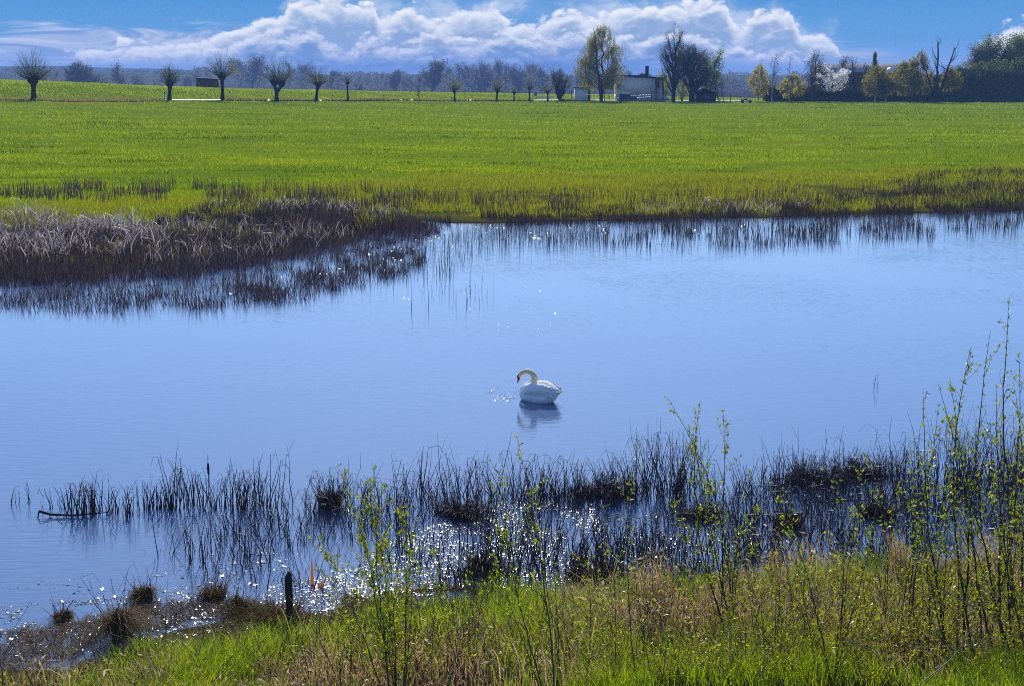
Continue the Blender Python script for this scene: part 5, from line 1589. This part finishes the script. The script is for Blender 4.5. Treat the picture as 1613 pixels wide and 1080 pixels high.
# pale drops and flakes added as water glints beside the swan's breast
P = []
for px, py, sd, k in ((806, 627, 6, 26), (800, 620, 10, 12), (790, 618, 14, 8), (812, 616, 5, 6)):
    for _ in range(k):
        q = at_z(px + rng.normal() * sd, py + rng.normal() * sd * .3, 0)
        P.append(q)
P = np.array(P)
sg = [(q[0] - .009, q[1], .002, .007, q[0] + .009, q[1] + .004, .004, .003) for q in P]
v, f = tubes(sg, 6)
v2_, f2_ = flakes([(770, 634), (775, 612), (812, 622), (818, 632)], 170, .03, .17, 190)
v, f = join((v, f), (v2_, f2_))
m, n = material('glint_drop')
out(n, principled(n, (0.75, 0.80, 0.88), .2, 1.0))
stuff('splash_glints', v, f, m, 'bright splash drops added as water glints at the swan breast', 'splash')
# olive scum and rotting stems in the shallows on the left
P = np.concatenate([poly_scatter(rng, [(-60, 1085), (-60, 1010), (60, 985), (150, 960), (300, 945), (420, 950), (430, 990), (280, 1040), (100, 1075)], 9000), poly_scatter(rng, [(400, 985), (420, 950), (560, 935), (600, 955), (480, 985)], 1500)])
P = P[fbm(P[:, 0] / .5, P[:, 1] / .5, 101, 3) > .47]; n_ = len(P)
v, f = blades(np.stack([P[:, 0], P[:, 1], np.maximum(ground(P[:, 0], P[:, 1]), 0) + .005], 1), .03 + .05 * rng.random(n_), .012, lean_(rng, n_, 2.2), rng.random(n_) * 3.14, S=2)
stuff('scum', v, f, MAT_OLIVE, 'olive scum of rotting stems in the shallows on the left', 'scum')

# matted dead growth along the wet edge of the bank
nn = 220000
ys = 12 + 10 * rng.random(nn); u = -.42 + .84 * rng.random(nn); x = u * ys
g0 = ground(x, ys)
ok = (g0 > -.14) & (g0 < .16) & (ys < 23) & (fbm(x / .5, ys / .5, 151, 3) > .40)
x, ys = x[ok], ys[ok]; nn = len(x)
A = blades(pts3(x, ys, 0) * np.array([1, 1, 1]) + np.array([0, 0, .0]), .04 + .12 * rng.random(nn) ** 2, .008 + .008 * rng.random(nn), lean_(rng, nn, 1.4), yaw(rng, nn, 1.6), S=2, droop=.4 * rng.random(nn))
stuff('edge_litter', *A, mat_leaf('litter', [(0.05, 0.032, 0.016), (0.11, 0.07, 0.03), (0.20, 0.14, 0.06), (0.09, 0.10, 0.02)], .2, .75, .08), 'matted dead growth along the wet edge of the near bank', 'litter')
# grass of the near bank
n_ = 150000
px = -80 + 1780 * rng.random(n_); py = 850 + 330 * rng.random(n_)
P = np.array([at_z(a, b, .1)[:2] for a, b in zip(px[:2], py[:2])])
ys = 11.5 + 9.5 * rng.random(n_); u = -.42 + .84 * rng.random(n_); x = u * ys
dn = bank_y(u) - ys
m0 = fbm(x / .9, ys / .9, 111, 3)
ok = (dn > .25 - 3.4 * np.clip(m0 - .46, 0, 1)) & (rng.random(n_) < np.clip(.06 + 2.6 * (m0 - .36), .03, 1)) & (rng.random(n_) < np.interp(px_of(u * .97), [0, 700, 1000, 1300, 1613], [1, 1, .85, .75, .75]))
x, ys, m0, dn = x[ok], ys[ok], m0[ok], dn[ok]; n_ = len(x)
grass_h = (.10 + .34 * rng.random(n_)) * (.40 + 1.3 * m0) * np.interp(dn, [0, 1.2], [.55, 1.0])
v, f = blades(pts3(x, ys, -.02), grass_h, .006 + .009 * rng.random(n_), lean_(rng, n_, .45), yaw(rng, n_, 1.5), S=3, droop=.25 * rng.random(n_))
stuff('bank_grass', v, f, G_BANK, 'lush bright green grass on the near bank', 'grass')
# tan dead grass with drooping heads
def tan_field(poly, n, h0, h1, thr, seed):
    P = poly_scatter(rng, poly, n, .15)
    P = P[fbm(P[:, 0] / .8, P[:, 1] / .8, seed, 3) > thr]; n = len(P)
    tall = np.clip(3.2 * (fbm(P[:, 0] / .45, P[:, 1] / .6, seed + 40, 2) - .5), 0, 1)
    return P, (h0 + (h1 - h0) * rng.random(n)) * (.75 + .75 * tall)
Q = [tan_field([(860, 1010), (880, 940), (1000, 925), (1200, 905), (1330, 900), (1330, 1000), (1100, 1020)], 3000, .35, .8, .46, 121),
     tan_field([(1330, 1000), (1330, 890), (1500, 880), (1700, 860), (1700, 1000)], 2400, .3, .7, .46, 122),
     tan_field([(600, 1150), (640, 1000), (860, 980), (1100, 1000), (1700, 1000), (1700, 1150)], 2600, .25, .6, .52, 123),
     tan_field([(-80, 1140), (-80, 1075), (200, 1050), (640, 1000), (600, 1150)], 2400, .15, .5, .46, 124)]
P = np.concatenate([a for a, _ in Q]); h = np.concatenate([b for _, b in Q]); n_ = len(P)
foot = pts3(P[:, 0], P[:, 1], -.02); foot[:, 2] = np.maximum(foot[:, 2], -.05)
ln = lean_(rng, n_, .26)
az_ = yaw(rng, n_, 1.5)
A = blades(foot, h, .006 + .006 * rng.random(n_), ln, az_, S=4, droop=.10 + .25 * rng.random(n_), pw=2.2, taper=.35)
tip = foot.copy(); tip[:, 2] += h * .80; tip[:, :2] += ln * h[:, None] * .9
k = rng.random(n_) < .55
hd = rng.normal(size=(k.sum(), 3)) * .4; hd[:, 2] -= .55; hd[:, :2] += ln[k] * 2
B = leaves(tip[k], .06 + .06 * rng.random(k.sum()), rng, .28, dirs=hd)
stuff('tan_grass', *join(A, B), G_TAN, 'tan dead grass with drooping seed heads on the near bank', 'grass')
P = px_points([(1422, 905), (1415, 900)], .06, [70, 50]); n_ = len(P)
v, f = blades(pts3(P[:, 0], P[:, 1], -.02), .35 + .35 * rng.random(n_), .010, np.stack([-.20 + rng.normal(size=n_) * .10, rng.normal(size=n_) * .1], 1), yaw(rng, n_), S=3, taper=.6)
c0 = np.array([*P.mean(0), gz(*P.mean(0))])
o_ = obj('grass_tuft', v - c0, f, G_TAN); o_.location = c0; tag(o_, 'upright tan grass tuft leaning left in the gap at the right', 'grass tuft')

# a wild tangle: long straw, thin dead twigs and low broad-leaved weeds
Q = [tan_field([(640, 1100), (760, 985), (900, 950), (1350, 915), (1700, 880), (1700, 1100)], 2300, .4, .95, .46, 131),
     tan_field([(-80, 1120), (-80, 1078), (180, 1050), (420, 1000), (660, 975), (700, 1120)], 1100, .25, .7, .44, 133),
     tan_field([(1250, 1100), (1250, 930), (1700, 890), (1700, 1100)], 1300, .4, .9, .42, 132)]
P = np.concatenate([q for q, _ in Q]); h = np.concatenate([q for _, q in Q]); n_ = len(P)
v, f = blades(pts3(P[:, 0], P[:, 1], -.03), h, .006 + .006 * rng.random(n_), lean_(rng, n_, .34), yaw(rng, n_, 1.5), S=4, droop=.45 * rng.random(n_) ** 2, pw=1.6, taper=.3)
stuff('dry_straw', v, f, mat_leaf('straw', [(0.10, 0.055, 0.026), (0.22, 0.13, 0.055), (0.38, 0.27, 0.13), (0.55, 0.45, 0.28)], .35, .5, .3), 'long dry straw standing and leaning over the near bank', 'straw')
P = np.concatenate([poly_scatter(rng, [(1020, 1100), (1080, 985), (1300, 930), (1700, 880), (1700, 1100)], 330, .3), poly_scatter(rng, [(560, 1100), (660, 985), (1050, 960), (1050, 1100)], 120, .3), poly_scatter(rng, [(-60, 1100), (-60, 1060), (300, 1020), (560, 980), (600, 1100)], 70, .3)])
sg = []
for q in P:
    h = .35 + .75 * rng.random()
    d = unit(np.array([rng.normal() * .35, rng.normal() * .3, 1.0])); p_ = np.array([q[0], q[1], gz(*q) - .02]); r_ = .0035 + .003 * rng.random()
    for i in range(6):
        p2 = p_ + d * h / 6
        sg.append((*p_, r_ * (1 - .13 * i), *p2, r_ * (1 - .13 * (i + 1))))
        if i > 0 and rng.random() < .75:
            e = unit(d + rng.normal(size=3) * .7); L = h * (.10 + .3 * rng.random())
            e1 = p2 + e * L * .5; e2 = e1 + unit(e + rng.normal(size=3) * .35) * L * .5
            sg.append((*p2, r_ * .55, *e1, r_ * .4)); sg.append((*e1, r_ * .4, *e2, r_ * .22))
        d = unit(d + rng.normal(size=3) * .16 - np.array([0, 0, .04])); p_ = p2
v, f = tubes(sg, 4)
stuff('dead_twigs', v, f, STEM_R, 'thin dead twigs tangled over the near bank', 'twigs')
P = np.concatenate([poly_scatter(rng, [(1000, 1100), (1080, 1000), (1250, 950), (1700, 900), (1700, 1100)], 950, .3), poly_scatter(rng, [(100, 1100), (500, 1010), (1000, 975), (1000, 1100)], 200, .3)])
P = P[fbm(P[:, 0] / .6, P[:, 1] / .6, 141, 3) > .42]
C = []; D_l = []
for q in P:
    k_ = int(4 + 9 * rng.random()); hgt = .10 + .45 * rng.random()
    b_ = np.array([q[0], q[1], gz(*q)])
    for j in range(k_):
        C.append(b_ + np.array([rng.normal() * .06, rng.normal() * .06, hgt * (.25 + .75 * rng.random())])); D_l.append(unit(np.array([rng.normal(), rng.normal(), .35])))
v, f = leaves(np.array(C), .022 + .040 * rng.random(len(C)), rng, .7, dirs=np.array(D_l))
stuff('low_weeds', v, f, L_BRAMBLE, 'low yellow-green weeds between the grasses of the near bank', 'weeds')

# --- young willows on the bank
def spray(foot, tips, seed, r0, twigs, leaf_mat, leaf_n, leaf_len, name, label, cat, stem_mat=STEM, bow=.12, group=None, leaf_from=.35, tw_len=.32, leaf_on=1.0):
    rg = np.random.default_rng(seed)
    root = thing(name, label, cat, tuple(foot), group)
    LC, LD = [], []
    for ti, tp in enumerate(tips):
        b0 = np.array(foot) + np.array([rg.normal() * (.05 if cat == 'sapling' else .17), rg.normal() * .08, -.08]) * (1 if len(tips) > 1 else .3)
        tp = np.array(tp); L = np.linalg.norm(tp - b0)
        mid = (b0 + tp) / 2 + np.array([rg.normal() * bow * L * .5, rg.normal() * bow * L * .4, 0]) + np.array([(b0 - tp)[0] * .12, 0, L * .05])
        N_ = max(8, int(L / .09))
        pts = []; wob = np.zeros(3)
        for i in range(N_ + 1):
            t = i / N_
            p_ = (1 - t) ** 2 * b0 + 2 * t * (1 - t) * mid + t * t * tp
            wob = wob * .82 + rg.normal(size=3) * .0022 * L
            pts.append(p_ + wob * math.sin(math.pi * min(1, t + .1)))
        sg = []
        rr = .82 * r0 * (L / 2.0) ** .6
        for i in range(N_):
            sg.append((*pts[i], rr * (1 - .86 * i / N_), *pts[i + 1], rr * (1 - .86 * (i + 1) / N_)))
        def clothe(p_, d_, m_):
            for _ in range(m_):
                LC.append(p_ + rg.normal(size=3) * .008); LD.append(unit(d_ * .8 + rg.normal(size=3) * .65 + np.array([0, 0, .25])))
        for i in range(1, N_ + 1):
            t = i / N_
            if t < leaf_from: continue
            d_ = unit(pts[i] - pts[i - 1])
            if rg.random() < leaf_on * .8: clothe(pts[i], d_, int(2.6 * leaf_n * (.4 + rg.random())))
        nt = int(1.9 * twigs * L * (.7 + .6 * rg.random()))
        for _ in range(nt):
            i = int(N_ * (.18 + .78 * rg.random())); i = min(i, N_ - 1)
            d_ = unit(pts[i + 1] - pts[i])
            ax = rg.normal(size=3)
            dd = unit(d_ + unit(np.cross(d_, ax)) * (.5 + .5 * rg.random()))
            q = pts[i].copy(); tl = tw_len * (.5 + rg.random()) * (1.15 - .6 * i / N_)
            ns = max(3, int(tl / .07)); rt = rr * (1 - .86 * i / N_) * .55
            for j in range(ns):
                dd = unit(dd + rg.normal(size=3) * .10 + np.array([0, 0, .10]))
                q2 = q + dd * tl / ns
                sg.append((*q, max(rt * (1 - .8 * j / ns), .0016), *q2, max(rt * (1 - .8 * (j + 1) / ns), .0014)))
                q = q2
                if rg.random() < leaf_on * .85: clothe(q, dd, int(2.6 * leaf_n * (.4 + rg.random())))
        v, f = tubes(sg, 5)
        obj('stem', v - np.array(foot), f, stem_mat, root, True)
    if LC:
        LC, LD = np.array(LC), np.array(LD)
        v, f = leaves(LC, leaf_len * (.38 + .75 * rg.random(len(LC))), rg, .42, dirs=LD)
        obj('foliage', v - np.array(foot), f, leaf_mat, root)
    return root
def foot_at(px, py):
    """ground point seen at a photo pixel"""
    z = 0.2
    for _ in range(8):
        p_ = at_z(px, py, z); z = gz(p_[0], p_[1])
    return np.array([p_[0], p_[1], z])
def tips_at(foot, lst):
    return [at_y(px, py, foot[1] + dy) for px, py, dy in lst]
GR = 'young willows on the near bank'
ft = foot_at(622, 1120)
spray(ft, tips_at(ft, [(533, 735, .7), (575, 775, .4), (560, 800, .9), (640, 800, .3), (505, 850, .5), (610, 840, -.2), (590, 740, .5), (650, 870, .2)]), 401, .010, 5.6, L_SAP, 2.1, .056, 'willow_sapling', 'leafy willow sapling leaning left of the centre with dense green leaves', 'sapling', STEM, group=GR, leaf_from=.48)
ft = foot_at(868, 1110)
spray(ft, tips_at(ft, [(791, 728, .6), (770, 850, .3), (815, 690, 1.0)]), 402, .010, 3.4, L_SAP, 1.9, .058, 'willow_sapling', 'slim willow sapling below the swan with yellowish top leaves', 'sapling', STEM_G, group=GR, leaf_from=.45)
ft = foot_at(884, 1090)
spray(ft, tips_at(ft, [(845, 830, .5), (868, 850, .2), (830, 900, .2)]), 403, .008, 1.8, L_SAP, 1.2, .05, 'willow_sapling', 'thin bare-stemmed sapling right of the slim one below the swan', 'sapling', STEM_R, group=GR, leaf_from=.5)
ft = foot_at(1146, 1010)
spray(ft, tips_at(ft, [(1055, 790, .3), (1104, 630, .9), (1140, 648, .8), (1092, 690, .5), (1050, 625, 1.3), (1180, 745, .5), (1170, 840, .1)]), 404, .011, 3.4, L_SAP, 1.9, .056, 'willow_sapling', 'many-stemmed willow sapling right of the swan with bare lower stems', 'sapling', STEM, group=GR, leaf_from=.42)
ft = foot_at(735, 1110)
spray(ft, tips_at(ft, [(700, 905, .3), (742, 880, .2), (762, 920, .2), (655, 850, .6)]), 405, .007, 2.0, L_SAP, 1.5, .05, 'willow_sapling', 'low thin sapling in the grass between the leafy and the slim one', 'sapling', STEM_R, group=GR, leaf_from=.4)
ft = foot_at(1020, 1090)
spray(ft, tips_at(ft, [(990, 830, .6), (1030, 905, .3), (1005, 690, 1.8)]), 406, .007, 1.6, L_SAP, 1.3, .05, 'willow_sapling', 'spindly sapling among the tan grass left of the many-stemmed one', 'sapling', STEM_R, group=GR, leaf_from=.45)
ft = foot_at(1305, 1070)
spray(ft, tips_at(ft, [(1200, 740, .9), (1320, 745, .6), (1360, 720, .8), (1395, 760, .5), (1250, 860, .3)]), 407, .010, 2.2, L_SAP, 1.4, .055, 'willow_sapling', 'open willow sapling left of the tall thicket at the right', 'sapling', STEM, group=GR, leaf_from=.5)
ft = foot_at(1545, 1040)
spray(ft, tips_at(ft, [(1530, 545, .9), (1497, 600, .7), (1478, 605, .5), (1454, 612, .6), (1590, 468, .9), (1560, 522, .6), (1520, 700, .1), (1605, 560, .7)]), 408, .013, 2.4, L_SAP, 1.6, .055, 'willow_bush', 'tall many-stemmed willow bush at the right edge', 'bush', STEM, group=GR, leaf_from=.33, bow=.10)
ft = foot_at(1618, 1010)
spray(ft, tips_at(ft, [(1640, 520, .5), (1600, 620, .3), (1575, 680, .2), (1612, 700, .1), (1560, 735, .4)]), 409, .013, 3.0, L_SAP, 1.6, .055, 'willow_bush', 'willow bush cut off by the right edge of the view', 'bush', STEM_R, group=GR, leaf_from=.3)
ft = foot_at(1470, 1050)
spray(ft, tips_at(ft, [(1430, 720, .6), (1465, 690, .6), (1490, 740, .4), (1415, 800, .3), (1505, 800, .2)]), 410, .010, 3.0, L_SAP, 1.6, .052, 'willow_bush', 'lower bush between the open sapling and the tall willow bush', 'bush', STEM, group=GR, leaf_from=.35)
ft = foot_at(1395, 1000)
spray(ft, tips_at(ft, [(1372, 735, .5), (1418, 760, .4), (1350, 800, .3)]), 411, .009, 2.6, L_SAP, 1.6, .052, 'willow_sapling', 'slender three-stemmed sapling beside the leaning tan grass tuft', 'sapling', STEM_R, group=GR, leaf_from=.4)
ft = foot_at(1440, 1040)
spray(ft, tips_at(ft, [(1478, 640, .9), (1440, 690, .7), (1500, 660, .6), (1462, 760, .3)]), 412, .011, 2.8, L_SAP, 1.6, .054, 'willow_bush', 'thin upright willow bush on the left flank of the tall one', 'bush', STEM, group=GR, leaf_from=.35)
ft = foot_at(1590, 1060)
spray(ft, tips_at(ft, [(1535, 690, .6), (1570, 610, .8), (1500, 760, .5), (1610, 800, .2)]), 413, .012, 3.0, L_SAP, 1.6, .054, 'willow_bush', 'leaning willow bush in front of the one cut off by the right edge', 'bush', STEM_R, group=GR, leaf_from=.3)
for i, (a, b, tops, lb) in enumerate(((945, 1085, [(915, 850), (950, 800), (975, 900), (930, 930)], 'leafy shoot in the tan grass below the swan'),
                                    (1075, 1095, [(1040, 880), (1085, 850), (1110, 905)], 'leafy shoot left of the low bramble'),
                                    (1225, 1045, [(1190, 800), (1235, 780), (1265, 850), (1210, 880)], 'leafy shoot between the many-stemmed sapling and the open one'),
                                    (680, 1095, [(655, 900), (690, 860), (715, 950)], 'short leafy shoot in the bright grass right of the dense leafy sapling'),
                                    (560, 1095, [(530, 930), (575, 900), (548, 985)], 'short leafy shoot left of the dense leafy sapling'),
                                    (1340, 1050, [(1300, 840), (1345, 800), (1370, 880), (1325, 910)], 'leafy shoot in the weeds below the gap of open water'))):
    ft = foot_at(a, b)
    spray(ft, tips_at(ft, [(q[0], q[1], .4) for q in tops]), 440 + i, .007, 3.2, L_SAP, 1.8, .052, 'willow_shoot', lb, 'shoot', STEM_G, group=GR, leaf_from=.3)
# bare stalks at the bottom left
for i, (a, b, tops) in enumerate(((120, 1085, [(150, 955), (128, 985)]), (80, 1100, [(73, 975), (95, 1010)]), (250, 1060, [(262, 940), (270, 870)]), (130, 1090, [(122, 985), (60, 1030)]))):
    ft = foot_at(a, b)
    spray(ft, tips_at(ft, [(q[0], q[1], .3) for q in tops]), 420 + i, .006, 1.6, MAT_DEAD, .3, .03, 'dead_stalk', ('forked dead stalk in the bottom left corner', 'short dead stalk closest to the left edge of the bank', 'tall crooked stalk with a few green shoots left of the grass', 'low bare stalk beside the forked one')[i], 'stalk', STEM_R, leaf_from=.8, tw_len=.14, group='dead stalks at the bottom left')
# brambles in the bottom right corner
for i, (a, b, tops, lb) in enumerate(((1180, 1085, [(1100, 955), (1240, 930), (1160, 900), (1290, 980), (1060, 1000), (1210, 1000)], 'low bramble left of the bottom right thicket'),
                                    (1300, 1075, [(1200, 880), (1260, 900), (1360, 890), (1180, 960), (1400, 960), (1320, 930)], 'arching bramble with long bare canes in the middle of the bottom right'),
                                    (1390, 1085, [(1290, 930), (1340, 880), (1420, 900), (1460, 950), (1380, 960)], 'leafy bramble right of the one with long bare canes'),
                                    (1500, 1080, [(1400, 920), (1460, 880), (1540, 900), (1580, 950), (1430, 980), (1500, 950)], 'bramble with yellow leaves below the tall willow bush'),
                                    (1450, 1035, [(1380, 900), (1420, 860), (1500, 850), (1530, 900), (1460, 920)], 'bramble standing behind the yellow-leaved one'),
                                    (1590, 1085, [(1520, 870), (1600, 860), (1640, 930), (1550, 940), (1600, 980)], 'bramble in the bottom right corner'),
                                    (1585, 1030, [(1540, 830), (1600, 820), (1560, 880), (1630, 860)], 'bramble climbing between the two willow bushes at the right edge'))):
    ft = foot_at(a, b)
    spray(ft, tips_at(ft, [(q[0], q[1], .5 * rng.random()) for q in tops]), 430 + i, .006, 6.5, L_BRAMBLE, 1.8, .046, 'bramble', lb, 'bramble', STEM_R, leaf_from=.12, bow=.35, tw_len=.30, group='brambles at the bottom right', leaf_on=.7)
# pale dead twigs lying through the brambles
for i, (pl, lb) in enumerate((([(1330, 1005), (1380, 1030), (1410, 1075)], 'pale dead twig bent down in the brambles'), ([(1520, 895), (1560, 940), (1610, 1035)], 'long pale dead twig hanging at the right edge'),
                              ([(1450, 1075), (1500, 1035), (1530, 990)], 'pale dead twig rising in the bottom right'), ([(1480, 925), (1540, 955), (1575, 935)], 'forked pale twig at mid height in the thicket'),
                              ([(1525, 990), (1540, 1010), (1556, 1030)], 'short pale twig low in the thicket'))):
    d0 = foot_at(pl[1][0], min(1100, pl[1][1] + 110))[1]
    pp_ = [at_y(a, b, d0 + .15 * k) for k, (a, b) in enumerate(pl)]
    cc = catmull(pp_, 5)
    sg = [(*cc[j], .007 * (1 - .6 * j / len(cc)), *cc[j + 1], .007 * (1 - .6 * (j + 1) / len(cc))) for j in range(len(cc) - 1)]
    for j in (3, 6, 8):
        if j < len(cc): sg.append((*cc[j], .004, *(cc[j] + rng.normal(size=3) * .09), .002))
    v, f = tubes(sg, 5); o_ = obj('dead_twig', v - cc[0], f, TWIG_PALE); o_.location = cc[0]
    tag(o_, lb, 'twig', 'pale dead twigs in the brambles')
# ------------------------------------------------------------------ haze
V, F = boxes([((0, 2100, 19.0), (9400, 4700, 50.0))])
m, n = material('haze_air')
v = n.new('ShaderNodeVolumePrincipled')
v.inputs['Color'].default_value = (0.30, 0.50, 1.0, 1)
v.inputs['Density'].default_value = 0.00027
o_ = n.new('ShaderNodeOutputMaterial'); n.t.links.new(v.outputs[0], o_.inputs['Volume'])
tag(obj('haze', V, F, m), 'thin bluish haze over the whole plain', 'haze', kind='stuff')
